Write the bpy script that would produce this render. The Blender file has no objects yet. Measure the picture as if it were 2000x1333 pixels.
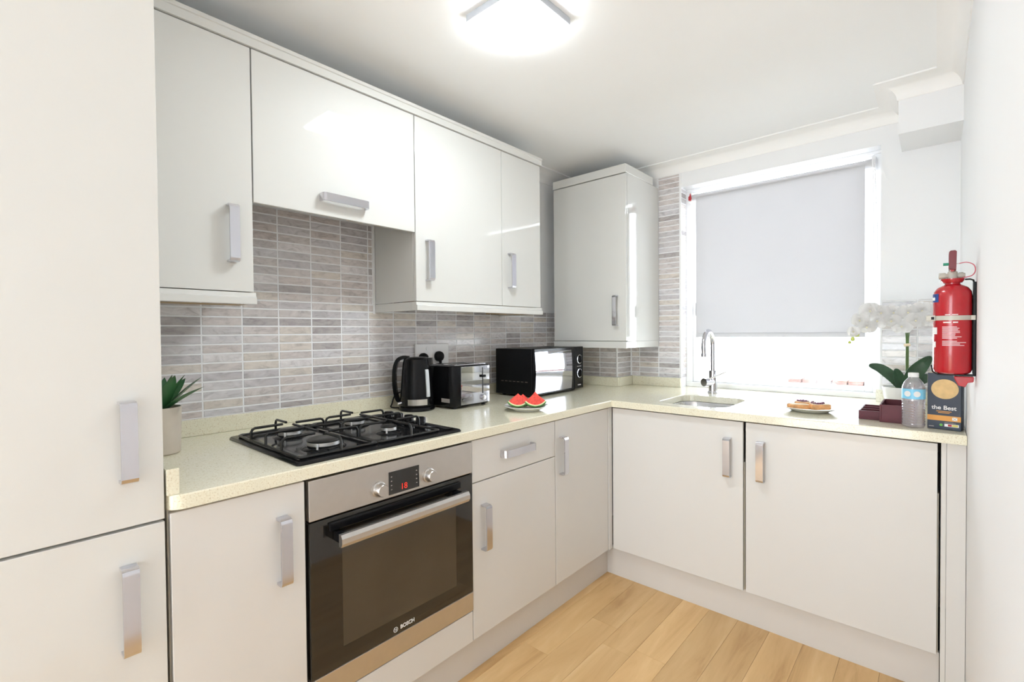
import bpy, bmesh, math, random
from mathutils import Vector, Matrix
random.seed(7)
S = bpy.context.scene
COL = S.collection
PI = math.pi

# ------------------------------------------------------------------ camera, world, exposure
cd = bpy.data.cameras.new('camera'); cam = bpy.data.objects.new('camera', cd); COL.objects.link(cam)
Rv = Vector((0.7473396601, 0.6643872427, -0.0085454208)); Uv = Vector((-0.0050199049, 0.0185064114, 0.9998161397))
Fv = Vector((-0.6644232333, 0.7471593568, -0.017165736)); CAM = Vector((1.93342697, -2.91974581, 1.26335265))
M = Matrix((Rv, Uv, -Fv)).transposed().to_4x4(); M.translation = CAM
cam.matrix_world = M
cd.sensor_width = 36; cd.sensor_fit = 'HORIZONTAL'; cd.lens = 933.066 / 2000 * 36; cd.clip_start = 0.01
S.camera = cam
S.view_settings.view_transform = 'Standard'; S.view_settings.look = 'None'
S.view_settings.exposure = 0.62; S.view_settings.gamma = 1.0; S.view_settings.use_curve_mapping = False
WORLD = 7.5
w = bpy.data.worlds.new('sky'); S.world = w; w.use_nodes = True
bgn = w.node_tree.nodes['Background']; bgn.inputs[0].default_value = (0.86, 0.94, 1.0, 1); bgn.inputs[1].default_value = WORLD
LAMP = 38.0
sd = bpy.data.lights.new('sun', 'SUN'); sd.energy = 24.0; sd.angle = math.radians(1.0); sd.color = (1.0, 0.98, 0.96)
so = bpy.data.objects.new('sun', sd); COL.objects.link(so); so.rotation_euler = (math.radians(30), 0, math.radians(4)); so.location = (1, -9, 9)
S.cycles.max_bounces = 12; S.cycles.diffuse_bounces = 8; S.cycles.glossy_bounces = 6
S.cycles.transparent_max_bounces = 12; S.cycles.sample_clamp_indirect = 8.0
for nm, x0, x1, z0, z1, y, rx in (('daylight_portal_sink', 0.75, 1.73, 0.93, 2.15, 0.16, -90), ('daylight_portal_rear', 0.40, 1.80, 0.05, 2.15, -5.52, 90)):
    ld = bpy.data.lights.new(nm, 'AREA'); ld.shape = 'RECTANGLE'; ld.size = x1 - x0; ld.size_y = z1 - z0; ld.cycles.is_portal = True
    lo = bpy.data.objects.new(nm, ld); COL.objects.link(lo); lo.location = ((x0 + x1) / 2, y, (z0 + z1) / 2); lo.rotation_euler = (math.radians(rx), 0, 0)

# ------------------------------------------------------------------ dimensions (metres)
HT, HB = 0.915, 0.8825          # worktop top / underside
XF, YF = 0.686, -0.755          # base door faces
XW, YW = 0.700, -0.777          # worktop front edges
XU = 0.310                      # wall unit door faces
WX = 2.010                      # right wall
CZ = 2.310                      # ceiling
YB = -5.50                      # wall behind the camera
YT = -2.653                     # side of the tall unit

# ------------------------------------------------------------------ material helpers
def mat(name, col, rough=0.5, metal=0.0, coat=0.0, var=0.03, scale=6.0, bump=0.0, bscale=80.0, spec=0.5, **kw):
    m = bpy.data.materials.new(name); m.use_nodes = True
    nt = m.node_tree; b = nt.nodes['Principled BSDF']
    b.inputs['Roughness'].default_value = rough; b.inputs['Metallic'].default_value = metal
    b.inputs['Coat Weight'].default_value = coat; b.inputs['Coat Roughness'].default_value = 0.04
    b.inputs['Specular IOR Level'].default_value = spec
    tc = nt.nodes.new('ShaderNodeTexCoord'); n = nt.nodes.new('ShaderNodeTexNoise'); n.inputs['Scale'].default_value = scale
    n.inputs['Detail'].default_value = 3
    r = nt.nodes.new('ShaderNodeValToRGB')
    r.color_ramp.elements[0].position = 0.3; r.color_ramp.elements[1].position = 0.7
    r.color_ramp.elements[0].color = tuple(c * (1 - var) for c in col) + (1,)
    r.color_ramp.elements[1].color = tuple(min(1, c * (1 + var)) for c in col) + (1,)
    nt.links.new(tc.outputs['Object'], n.inputs['Vector']); nt.links.new(n.outputs['Fac'], r.inputs['Fac'])
    nt.links.new(r.outputs['Color'], b.inputs['Base Color'])
    if bump:
        n2 = nt.nodes.new('ShaderNodeTexNoise'); n2.inputs['Scale'].default_value = bscale
        bp = nt.nodes.new('ShaderNodeBump'); bp.inputs['Strength'].default_value = bump; bp.inputs['Distance'].default_value = 0.002
        nt.links.new(tc.outputs['Object'], n2.inputs['Vector']); nt.links.new(n2.outputs['Fac'], bp.inputs['Height'])
        nt.links.new(bp.outputs['Normal'], b.inputs['Normal'])
    for k, v in kw.items(): b.inputs[k.replace('_', ' ')].default_value = v
    return m

def emit_mat(name, col, strength):
    m = mat(name, col); b = m.node_tree.nodes['Principled BSDF']
    b.inputs['Emission Color'].default_value = tuple(col) + (1,); b.inputs['Emission Strength'].default_value = strength
    return m

def thin_glass(name, tint=(1, 1, 1), refl=0.08, rough=0.02, refract_white=0.0):
    m = bpy.data.materials.new(name); m.use_nodes = True; nt = m.node_tree; nt.nodes.clear()
    o = nt.nodes.new('ShaderNodeOutputMaterial'); mx = nt.nodes.new('ShaderNodeMixShader')
    t = nt.nodes.new('ShaderNodeBsdfTransparent'); t.inputs[0].default_value = tuple(tint) + (1,)
    g = nt.nodes.new('ShaderNodeBsdfGlossy'); g.inputs['Roughness'].default_value = rough
    lw = nt.nodes.new('ShaderNodeLayerWeight'); lw.inputs['Blend'].default_value = 0.25
    ma = nt.nodes.new('ShaderNodeMath'); ma.operation = 'MULTIPLY_ADD'; ma.inputs[1].default_value = 0.5; ma.inputs[2].default_value = refl
    nt.links.new(lw.outputs['Fresnel'], ma.inputs[0]); nt.links.new(ma.outputs[0], mx.inputs[0])
    src = t.outputs[0]
    if refract_white:  # white mixed in for the brightness that refraction would give
        df = nt.nodes.new('ShaderNodeBsdfTranslucent'); df.inputs[0].default_value = tuple(0.9 * c for c in tint) + (1,); d2 = nt.nodes.new('ShaderNodeBsdfDiffuse'); d2.inputs[0].default_value = df.inputs[0].default_value
        m3 = nt.nodes.new('ShaderNodeMixShader'); nt.links.new(df.outputs[0], m3.inputs[1]); nt.links.new(d2.outputs[0], m3.inputs[2])
        m2 = nt.nodes.new('ShaderNodeMixShader'); m2.inputs[0].default_value = refract_white
        nt.links.new(src, m2.inputs[1]); nt.links.new(m3.outputs[0], m2.inputs[2]); src = m2.outputs[0]
    nt.links.new(src, mx.inputs[1]); nt.links.new(g.outputs[0], mx.inputs[2]); nt.links.new(mx.outputs[0], o.inputs[0])
    return m

def ramp_setup(m, stops, vec_scale, noise_scale, detail=6, rand=False, rough=None, extra=None):
    """noise driven colour ramp, optionally shifted per object"""
    nt = m.node_tree; b = nt.nodes['Principled BSDF']
    tc = nt.nodes.new('ShaderNodeTexCoord'); mp = nt.nodes.new('ShaderNodeMapping'); mp.inputs['Scale'].default_value = vec_scale
    n = nt.nodes.new('ShaderNodeTexNoise'); n.inputs['Scale'].default_value = noise_scale; n.inputs['Detail'].default_value = detail
    n.inputs['Roughness'].default_value = 0.62
    r = nt.nodes.new('ShaderNodeValToRGB')
    while len(r.color_ramp.elements) < len(stops): r.color_ramp.elements.new(0.5)
    for e, (p, c) in zip(r.color_ramp.elements, stops): e.position = p; e.color = tuple(c) + (1,)
    nt.links.new(tc.outputs['Object'], mp.inputs['Vector'])
    if rand:
        oi = nt.nodes.new('ShaderNodeObjectInfo'); mu = nt.nodes.new('ShaderNodeVectorMath'); mu.operation = 'SCALE'
        cb = nt.nodes.new('ShaderNodeCombineXYZ')
        for k in range(3): nt.links.new(oi.outputs['Random'], cb.inputs[k])
        nt.links.new(cb.outputs[0], mu.inputs[0]); mu.inputs['Scale'].default_value = 40.0
        ad = nt.nodes.new('ShaderNodeVectorMath'); ad.operation = 'ADD'
        nt.links.new(mp.outputs[0], ad.inputs[0]); nt.links.new(mu.outputs[0], ad.inputs[1]); nt.links.new(ad.outputs[0], n.inputs['Vector'])
    else: nt.links.new(mp.outputs[0], n.inputs['Vector'])
    nt.links.new(n.outputs['Fac'], r.inputs['Fac'])
    return nt, b, n, r, tc, (oi if rand else None)

MT = {}
MT['wall'] = mat('white_wall_paint', (0.83, 0.838, 0.855), 0.65, var=0.006, scale=3, bump=0.05, bscale=220)
MT['ceiling'] = mat('white_ceiling_paint', (0.905, 0.915, 0.925), 0.7, var=0.006, scale=3)
MT['cove'] = mat('white_cove_plaster', (0.90, 0.895, 0.89), 0.6, var=0.005, scale=3)
MT['ivory'] = mat('ivory_gloss', (0.655, 0.655, 0.632), 0.55, coat=1.0, var=0.008, scale=2, spec=0.5)
MT['ivory_base'] = mat('ivory_satin', (0.67, 0.658, 0.636), 0.45, coat=0.35, var=0.008, scale=2)
MT['plinth'] = mat('ivory_plinth', (0.64, 0.615, 0.585), 0.4, var=0.02, scale=3)
MT['carcass'] = mat('cream_carcass_board', (0.70, 0.66, 0.56), 0.5, var=0.02)
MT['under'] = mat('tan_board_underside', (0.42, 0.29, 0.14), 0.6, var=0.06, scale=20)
MT['chrome'] = mat('polished_chrome', (0.66, 0.66, 0.71), 0.10, metal=1.0, var=0.01)
MT['steel'] = mat('brushed_steel', (0.60, 0.575, 0.55), 0.33, metal=1.0, var=0.02, scale=40)
MT['steel_dark'] = mat('dark_steel', (0.25, 0.25, 0.26), 0.3, metal=1.0, var=0.03)
MT['sinksteel'] = mat('sink_steel', (0.66, 0.66, 0.68), 0.25, metal=1.0, var=0.02, scale=30)
MT['alu'] = mat('burner_aluminium', (0.62, 0.62, 0.62), 0.4, metal=0.9, var=0.03, scale=60)
MT['enamel'] = mat('black_enamel', (0.008, 0.008, 0.009), 0.12, coat=0.0, var=0.1, spec=0.25)
MT['iron'] = mat('black_enamelled_iron', (0.012, 0.012, 0.012), 0.3, var=0.1, bump=0.1)
MT['black'] = mat('black_plastic', (0.007, 0.007, 0.008), 0.12, coat=0.0, var=0.08, spec=0.18)
MT['blackmatt'] = mat('black_matt_plastic', (0.006, 0.006, 0.007), 0.4, var=0.1, spec=0.2)
MT['rubber'] = mat('black_rubber', (0.01, 0.01, 0.01), 0.6, var=0.1)
MT['gap'] = mat('dark_gap_board', (0.10, 0.085, 0.07), 0.7, var=0.1)
MT['ovenglass'] = mat('black_oven_glass', (0.012, 0.011, 0.010), 0.06, coat=0.5, var=0.05)
MT['ovenwindow'] = mat('smoked_oven_window', (0.052, 0.043, 0.032), 0.08, coat=0.5, var=0.10, scale=5)
MT['mirror'] = mat('mirrored_door_glass', (0.45, 0.45, 0.49), 0.03, metal=1.0, var=0.01)
MT['upvc'] = mat('white_window_plastic', (0.86, 0.86, 0.87), 0.25, var=0.005)
MT['white'] = mat('white_plastic', (0.80, 0.80, 0.81), 0.3, var=0.01)
MT['china'] = mat('white_glazed_china', (0.82, 0.82, 0.80), 0.12, coat=0.4, var=0.01)
MT['glass'] = thin_glass('window_pane_glass')
MT['gauge'] = mat('clear_gauge_plastic', (0.62, 0.66, 0.70), 0.15, var=0.05, scale=30)
MT['red'] = mat('red_gloss_paint', (0.43, 0.010, 0.018), 0.25, coat=0.4, var=0.05)
MT['darkred'] = mat('dark_red_plastic', (0.15, 0.006, 0.012), 0.35, var=0.06)
MT['green'] = mat('green_plastic', (0.01, 0.28, 0.17), 0.4, var=0.05)
MT['pink'] = mat('pink_cord', (0.60, 0.12, 0.17), 0.5, var=0.05)
MT['cream'] = mat('cream_metal_knob', (0.50, 0.48, 0.42), 0.35, var=0.05)
MT['pot'] = mat('beige_ceramic', (0.56, 0.50, 0.43), 0.55, var=0.06, scale=14, bump=0.15)
MT['soil'] = mat('dark_soil', (0.03, 0.024, 0.018), 0.9, var=0.4, scale=60, bump=0.8)
MT['rind'] = mat('green_melon_rind', (0.06, 0.19, 0.03), 0.4, var=0.5, scale=60)
MT['pith'] = mat('pale_melon_pith', (0.72, 0.72, 0.42), 0.5, var=0.05)
MT['flesh'] = mat('red_melon_flesh', (0.80, 0.065, 0.045), 0.35, var=0.25, scale=90)
MT['bread'] = mat('toasted_bread', (0.70, 0.36, 0.15), 0.75, var=0.25, scale=50, bump=0.4)
MT['crumb'] = mat('pale_buttered_bread', (0.80, 0.66, 0.47), 0.7, var=0.15, scale=60, bump=0.4)
MT['jam'] = mat('purple_berry_topping', (0.17, 0.05, 0.11), 0.35, var=0.6, scale=80)
MT['mahogany'] = mat('dark_red_lacquered_wood', (0.095, 0.008, 0.018), 0.5, coat=0.0, var=0.15, scale=20)
MT['paper'] = mat('white_paper', (0.72, 0.70, 0.66), 0.7, var=0.05, scale=40)
MT['kraft'] = mat('kraft_card', (0.55, 0.40, 0.24), 0.7, var=0.05)
MT['navy'] = mat('navy_card', (0.022, 0.033, 0.058), 0.4, var=0.08, scale=20)
MT['orange'] = mat('orange_print', (0.72, 0.33, 0.07), 0.5, var=0.05)
MT['biscuit'] = mat('biscuit_print', (0.66, 0.45, 0.20), 0.5, var=0.15, scale=40)
MT['whiteprint'] = mat('white_print', (0.78, 0.78, 0.78), 0.5, var=0.01)
MT['pinkprint'] = mat('pale_print', (0.72, 0.50, 0.52), 0.5, var=0.03)
MT['blueprint'] = mat('navy_print', (0.02, 0.06, 0.25), 0.45, var=0.03)
MT['redprint'] = mat('red_print', (0.45, 0.02, 0.03), 0.45, var=0.03)
MT['yellowprint'] = mat('yellow_print', (0.65, 0.55, 0.12), 0.45, var=0.03)
MT['greenprint'] = mat('green_print', (0.12, 0.40, 0.06), 0.45, var=0.03)
MT['greyprint'] = mat('grey_print', (0.35, 0.32, 0.31), 0.5, var=0.03)
MT['skyblue'] = mat('sky_blue_label', (0.22, 0.58, 0.82), 0.4, var=0.12, scale=30)
MT['petg'] = thin_glass('clear_bottle_plastic', (0.97, 0.96, 0.97), 0.10, 0.05, 0.22)
MT['watergl'] = thin_glass('bottled_water', (0.96, 0.93, 0.95), 0.03, 0.03, 0.18)
MT['leafdark'] = mat('orchid_leaf_green', (0.030, 0.075, 0.035), 0.35, var=0.3, scale=25)
MT['stem'] = mat('orchid_stem_green', (0.10, 0.17, 0.055), 0.5, var=0.2, scale=30)
MT['petal'] = mat('white_orchid_petal', (0.86, 0.85, 0.84), 0.6, var=0.02, Subsurface_Weight=0.0)
MT['lip'] = mat('yellow_orchid_lip', (0.80, 0.74, 0.52), 0.5, var=0.2)
MT['bud'] = mat('lime_orchid_bud', (0.55, 0.62, 0.15), 0.5, var=0.2)
MT['brickred'] = mat('weathered_red_brick', (0.15, 0.085, 0.075), 0.85, var=0.3, scale=25, bump=0.5)
MT['render'] = mat('white_rendered_masonry', (0.80, 0.79, 0.77), 0.85, var=0.03, scale=4, bump=0.2)
MT['slate'] = mat('pale_grey_slate', (0.50, 0.52, 0.56), 0.7, var=0.1, scale=12)
MT['rooflight'] = mat('blue_rooflight_glass', (0.30, 0.48, 0.60), 0.1, var=0.05)
MT['lampframe'] = mat('grey_lamp_frame', (0.50, 0.53, 0.58), 0.4, var=0.02)
MT['lamp'] = emit_mat('lit_lamp_diffuser', (0.90, 0.97, 1.0), LAMP)
MT['led'] = emit_mat('red_led_digits', (1.0, 0.04, 0.02), 0.22)
# roller blind fabric: lets daylight glow through
def blind_mat():
    m = mat('grey_blind_fabric', (0.66, 0.66, 0.68), 0.9, var=0.01, scale=4); nt = m.node_tree; b = nt.nodes['Principled BSDF']
    out = nt.nodes['Material Output']; tr = nt.nodes.new('ShaderNodeBsdfTranslucent'); tr.inputs[0].default_value = (0.66, 0.65, 0.66, 1)
    mx = nt.nodes.new('ShaderNodeMixShader'); mx.inputs[0].default_value = 0.27
    nt.links.new(b.outputs[0], mx.inputs[1]); nt.links.new(tr.outputs[0], mx.inputs[2]); nt.links.new(mx.outputs[0], out.inputs[0])
    return m
MT['blind'] = blind_mat()
# speckled quartz
def quartz():
    m = bpy.data.materials.new('speckled_cream_quartz'); m.use_nodes = True
    nt, b, n, r, tc, _ = ramp_setup(m, [(0.30, (0.58, 0.50, 0.35)), (0.42, (0.77, 0.735, 0.58)), (0.60, (0.80, 0.77, 0.62)), (0.72, (0.84, 0.82, 0.70))], (1, 1, 1), 260, 2)
    nt.links.new(r.outputs['Color'], b.inputs['Base Color'])
    b.inputs['Roughness'].default_value = 0.16; b.inputs['Coat Weight'].default_value = 0.3; b.inputs['Coat Roughness'].default_value = 0.05
    return m
MT['quartz'] = quartz()
# tile: marbled, tone differs per tile
def tile_mat():
    m = bpy.data.materials.new('grey_marbled_tile'); m.use_nodes = True
    nt, b, n, r, tc, oi = ramp_setup(m, [(0.30, (0.66, 0.645, 0.65)), (0.48, (0.94, 0.93, 0.93)), (0.72, (1.12, 1.11, 1.10))], (18, 18, 46), 1.0, 8, rand=True)
    n.inputs['Distortion'].default_value = 1.2
    base = nt.nodes.new('ShaderNodeValToRGB'); els = base.color_ramp
    els.interpolation = 'CONSTANT'
    cols = [(0.0, (0.452, 0.425, 0.427)), (0.10, (0.633, 0.598, 0.591)), (0.3, (0.588, 0.569, 0.579)), (0.45, (0.667, 0.621, 0.573)), (0.58, (0.633, 0.621, 0.643)), (0.72, (0.633, 0.586, 0.573)), (0.86, (0.565, 0.546, 0.567)), (0.93, (0.768, 0.747, 0.755))]
    while len(els.elements) < len(cols): els.elements.new(0.5)
    for e, (p, c) in zip(els.elements, cols): e.position = p; e.color = c + (1,)
    nt.links.new(oi.outputs['Random'], base.inputs['Fac'])
    mx = nt.nodes.new('ShaderNodeMix'); mx.data_type = 'RGBA'; mx.blend_type = 'MULTIPLY'; mx.inputs['Factor'].default_value = 1.0
    nt.links.new(base.outputs['Color'], mx.inputs['A']); nt.links.new(r.outputs['Color'], mx.inputs['B'])
    nt.links.new(mx.outputs['Result'], b.inputs['Base Color'])
    b.inputs['Roughness'].default_value = 0.18; b.inputs['Coat Weight'].default_value = 0.25
    return m
MT['tile'] = tile_mat()
MT['grout'] = mat('white_grout', (0.74, 0.72, 0.69), 0.8, var=0.02, scale=30)
# oak plank
def oak():
    m = bpy.data.materials.new('pale_oak_laminate'); m.use_nodes = True
    nt, b, n, r, tc, oi = ramp_setup(m, [(0.28, (0.46, 0.265, 0.105)), (0.45, (0.62, 0.395, 0.18)), (0.60, (0.68, 0.45, 0.215)), (0.75, (0.74, 0.52, 0.275))], (14, 1.6, 14), 1.0, 8, rand=True)
    n.inputs['Distortion'].default_value = 0.6
    hs = nt.nodes.new('ShaderNodeHueSaturation'); mr = nt.nodes.new('ShaderNodeMapRange')
    mr.inputs['To Min'].default_value = 0.92; mr.inputs['To Max'].default_value = 1.10
    nt.links.new(oi.outputs['Random'], mr.inputs['Value']); nt.links.new(mr.outputs[0], hs.inputs['Value'])
    nt.links.new(r.outputs['Color'], hs.inputs['Color']); nt.links.new(hs.outputs[0], b.inputs['Base Color'])
    b.inputs['Roughness'].default_value = 0.38
    return m
MT['oak'] = oak()
# succulent leaf: green with reddish tip
def succ():
    m = bpy.data.materials.new('succulent_leaf'); m.use_nodes = True; nt = m.node_tree; b = nt.nodes['Principled BSDF']
    tc = nt.nodes.new('ShaderNodeTexCoord'); sp = nt.nodes.new('ShaderNodeSeparateXYZ'); r = nt.nodes.new('ShaderNodeValToRGB')
    mr = nt.nodes.new('ShaderNodeMapRange'); mr.inputs['From Min'].default_value = 0.12; mr.inputs['From Max'].default_value = 0.29
    nt.links.new(tc.outputs['Object'], sp.inputs[0]); nt.links.new(sp.outputs['Z'], mr.inputs['Value']); nt.links.new(mr.outputs[0], r.inputs['Fac'])
    e = r.color_ramp.elements; e[0].color = (0.035, 0.13, 0.045, 1); e[1].color = (0.10, 0.055, 0.04, 1); e[0].position = 0.55
    nt.links.new(r.outputs[0], b.inputs['Base Color']); b.inputs['Roughness'].default_value = 0.4
    return m
MT['succ'] = succ()

# ------------------------------------------------------------------ geometry helpers
ORG = {}   # object name -> world origin of its thing
def nb(): return bmesh.new()
def _merge(bm, tmp, mi=0):
    me = bpy.data.meshes.new('t'); tmp.to_mesh(me); tmp.free()
    k = len(bm.faces); bm.from_mesh(me); bpy.data.meshes.remove(me)
    bm.faces.ensure_lookup_table()
    for f in bm.faces[k:]: f.material_index = mi
def box(bm, x0, x1, y0, y1, z0, z1, r=0.0, mi=0, seg=2):
    t = bmesh.new(); bmesh.ops.create_cube(t, size=1)
    for v in t.verts: v.co = Vector((x0 + (v.co.x + .5) * (x1 - x0), y0 + (v.co.y + .5) * (y1 - y0), z0 + (v.co.z + .5) * (z1 - z0)))
    if r: bmesh.ops.bevel(t, geom=t.edges[:], offset=r, segments=seg, profile=0.5, affect='EDGES')
    _merge(bm, t, mi); return bm
def lathe(bm, prof, c=(0, 0, 0), n=32, mi=0, axis=None):
    """prof: [(r, z)...] revolved about z through c; axis optionally re-aims z"""
    t = bmesh.new(); rings = []
    rot = Vector((0, 0, 1)).rotation_difference(Vector(axis)).to_matrix() if axis else Matrix.Identity(3)
    for r, z in prof:
        if r < 1e-6: rings.append([t.verts.new(rot @ Vector((0, 0, z)) + Vector(c))])
        else: rings.append([t.verts.new(rot @ Vector((r * math.cos(2 * PI * k / n), r * math.sin(2 * PI * k / n), z)) + Vector(c)) for k in range(n)])
    for a, b in zip(rings, rings[1:]):
        for k in range(n):
            q = [a[k % len(a)], a[(k + 1) % len(a)], b[(k + 1) % len(b)], b[k % len(b)]]
            u = []
            for v in q:
                if v not in u: u.append(v)
            if len(u) > 2: t.faces.new(u)
    bmesh.ops.recalc_face_normals(t, faces=t.faces[:])
    _merge(bm, t, mi); return bm
def cyl(bm, p0, p1, r0, r1=None, n=24, mi=0):
    r1 = r0 if r1 is None else r1; p0, p1 = Vector(p0), Vector(p1); h = (p1 - p0).length
    return lathe(bm, [(0, 0), (r0, 0), (r1, h), (0, h)], p0, n, mi, (p1 - p0).normalized())
def tube(bm, pts, r, n=10, mi=0, closed=False):
    pts = [Vector(p) for p in pts]; t = bmesh.new(); rings = []; N = len(pts)
    up = Vector((0, 0, 1)); prev = None
    for i, p in enumerate(pts):
        a = pts[i - 1] if (i > 0 or closed) else p; b = pts[(i + 1) % N] if (i < N - 1 or closed) else p
        d = (b - a).normalized()
        if prev is None:
            s = d.cross(up if abs(d.z) < 0.9 else Vector((1, 0, 0))).normalized()
        else: s = (prev - d * prev.dot(d)).normalized()
        prev = s; q = d.cross(s); rr = r[i] if isinstance(r, (list, tuple)) else r
        rings.append([t.verts.new(p + s * rr * math.cos(2 * PI * k / n) + q * rr * math.sin(2 * PI * k / n)) for k in range(n)])
    prs = list(zip(rings, rings[1:])) + ([(rings[-1], rings[0])] if closed else [])
    for a, b in prs:
        for k in range(n): t.faces.new((a[k], a[(k + 1) % n], b[(k + 1) % n], b[k]))
    if not closed: t.faces.new(rings[0][::-1]); t.faces.new(rings[-1])
    bmesh.ops.recalc_face_normals(t, faces=t.faces[:])
    _merge(bm, t, mi); return bm
def smooth_pts(pts, k=6):
    """Catmull-Rom through pts"""
    P = [Vector(p) for p in pts]; out = []
    for i in range(len(P) - 1):
        p0 = P[max(i - 1, 0)]; p1 = P[i]; p2 = P[i + 1]; p3 = P[min(i + 2, len(P) - 1)]
        for j in range(k):
            t = j / k
            out.append(0.5 * ((2 * p1) + (p2 - p0) * t + (2 * p0 - 5 * p1 + 4 * p2 - p3) * t * t + (3 * p1 - p0 - 3 * p2 + p3) * t ** 3))
    out.append(P[-1]); return out
def prism(bm, pts, h0, h1, axis='z', mi=0, r=0.0):
    """extrude 2D polygon. axis z: pts (x,y); axis y: pts (x,z); axis x: pts (y,z)"""
    t = bmesh.new()
    mk = {'z': lambda a, b, h: (a, b, h), 'y': lambda a, b, h: (a, h, b), 'x': lambda a, b, h: (h, a, b)}[axis]
    A = [t.verts.new(mk(a, b, h0)) for a, b in pts]; B = [t.verts.new(mk(a, b, h1)) for a, b in pts]
    t.faces.new(A); t.faces.new(B[::-1]); n = len(pts)
    for k in range(n): t.faces.new((A[k], A[(k + 1) % n], B[(k + 1) % n], B[k]))
    bmesh.ops.recalc_face_normals(t, faces=t.faces[:])
    if r: bmesh.ops.bevel(t, geom=[e for e in t.edges if e.calc_face_angle(0) > 0.5], offset=r, segments=2, profile=0.5, affect='EDGES')
    _merge(bm, t, mi); return bm
def strap(bm, pts, wd, wid, th, mi=0):
    """flat bar bent along pts; wd = width direction"""
    pts = [Vector(p) for p in pts]; wd = Vector(wd).normalized(); t = bmesh.new(); R = []
    for i, p in enumerate(pts):
        d = (pts[min(i + 1, len(pts) - 1)] - pts[max(i - 1, 0)]).normalized(); nrm = d.cross(wd)
        R.append([t.verts.new(p + wd * a * wid / 2 + nrm * b * th / 2) for a, b in ((-1, -1), (1, -1), (1, 1), (-1, 1))])
    for a, b in zip(R, R[1:]):
        for k in range(4): t.faces.new((a[k], a[(k + 1) % 4], b[(k + 1) % 4], b[k]))
    t.faces.new(R[0][::-1]); t.faces.new(R[-1]); bmesh.ops.recalc_face_normals(t, faces=t.faces[:])
    _merge(bm, t, mi); return bm
def obj(name, bm, m, parent=None, smooth=False, org=None, mods=None):
    me = bpy.data.meshes.new(name); bm.normal_update(); bm.to_mesh(me); bm.free()
    for k in (m if isinstance(m, (list, tuple)) else [m]): me.materials.append(MT[k])
    o = bpy.data.objects.new(name, me); COL.objects.link(o)
    og = ORG.get(parent.name) if parent else (Vector(org) if org else Vector((0, 0, 0)))
    me.transform(Matrix.Translation(-og)); ORG[o.name] = og
    if parent: o.parent = parent
    else: o.location = og
    if smooth:
        me.polygons.foreach_set('use_smooth', [True] * len(me.polygons))
        me.set_sharp_from_angle(angle=math.radians(35))
    return o
def thing(name, label, cat, loc, group=None):
    e = bpy.data.objects.new(name, None); COL.objects.link(e); e.location = loc; ORG[e.name] = Vector(loc); e.empty_display_size = 0.05
    return tag(e, label, cat, group)
def tag(o, label, cat, group=None):
    o['label'] = label; o['category'] = cat
    if group: o['group'] = group
    return o
def struct(name, bm, m, label=None, smooth=False):
    o = obj(name, bm, m, None, smooth); o['kind'] = 'structure'
    if label: o['label'] = label
    return o
def text(name, s, size, m, parent, loc, facing, depth=0.0004, align='CENTER', bold=0.0):
    """flat lettering as real mesh. facing '+x' or '-y'"""
    cu = bpy.data.curves.new('txt', 'FONT'); cu.body = s; cu.size = size; cu.extrude = depth; cu.align_x = align; cu.align_y = 'CENTER'; cu.offset = bold
    to = bpy.data.objects.new('txt', cu); COL.objects.link(to)
    me = bpy.data.meshes.new_from_object(to.evaluated_get(bpy.context.evaluated_depsgraph_get()))
    bpy.data.objects.remove(to); bpy.data.curves.remove(cu)
    cols = {'+x': ((0, 1, 0), (0, 0, 1), (1, 0, 0)), '-y': ((1, 0, 0), (0, 0, 1), (0, -1, 0))}[facing] if isinstance(facing, str) else facing
    T = Matrix([Vector(c) for c in cols]).transposed().to_4x4(); T.translation = Vector(loc)
    me.transform(T); bm = bmesh.new(); bm.from_mesh(me); bpy.data.meshes.remove(me)
    return obj(name, bm, m, parent)

# ------------------------------------------------------------------ room shell
b = nb(); box(b, -0.02, WX + 0.02, YB, 0.0, -0.06, -0.012)
floor = struct('floor', b, 'gap')
# oak planks, each its own piece
px = [0.62 + 0.0]; x = 0.680
while x < WX: px.append(x); x += 0.1225
px.append(WX)
for i, (xa, xb) in enumerate(zip(px, px[1:])):
    off = {3: -1.25}.get(i, random.uniform(-1.55, -0.9)); y = off
    cuts = [-0.70, y]
    while cuts[-1] > YB + 0.05: cuts.append(max(YB + 0.02, cuts[-1] - 1.28))
    for ya, yb in zip(cuts, cuts[1:]):
        if ya - yb < 0.05: continue
        b = nb(); box(b, xa + 0.0003, xb - 0.0003, yb + 0.0003, ya - 0.0003, -0.012, 0.0, r=0.0006, seg=1)
        obj('plank', b, 'oak', floor)
b = nb(); box(b, -0.02, WX + 0.02, YB, 0.0, CZ, CZ + 0.06); struct('ceiling', b, 'ceiling')
b = nb(); box(b, -0.12, 0.0, YB, 0.12, -0.06, CZ + 0.06); wall_l = struct('wall_left', b, 'wall')
b = nb(); box(b, WX, WX + 0.12, YB, 0.14, -0.06, CZ + 0.06); struct('wall_right', b, 'wall')
OX0, OX1, OZ1 = 0.746, 1.728, 2.155
b = nb()
box(b, 0.0, OX0, 0, 0.16, -0.06, CZ); box(b, OX1, WX, 0, 0.16, -0.06, CZ); box(b, OX0, OX1, 0, 0.16, OZ1, CZ); box(b, OX0, OX1, 0, 0.16, -0.06, HB)
wall_b = struct('wall_back', b, 'wall')
RX0, RX1 = 0.40, 1.80
b = nb()
box(b, -0.02, RX0, YB - 0.12, YB, 0, CZ); box(b, RX0, RX1, YB - 0.12, YB, 2.15, CZ); box(b, RX1, WX + 0.02, YB - 0.12, YB, 0, CZ)
struct('wall_front', b, 'wall')
b = nb(); box(b, -4.0, 6.0, YB - 0.12, 0.16, CZ + 0.07, 8.0); struct('upper_sun_block', b, 'render')  # unseen block added above the room, keeps sun off the terrace outside
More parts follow.
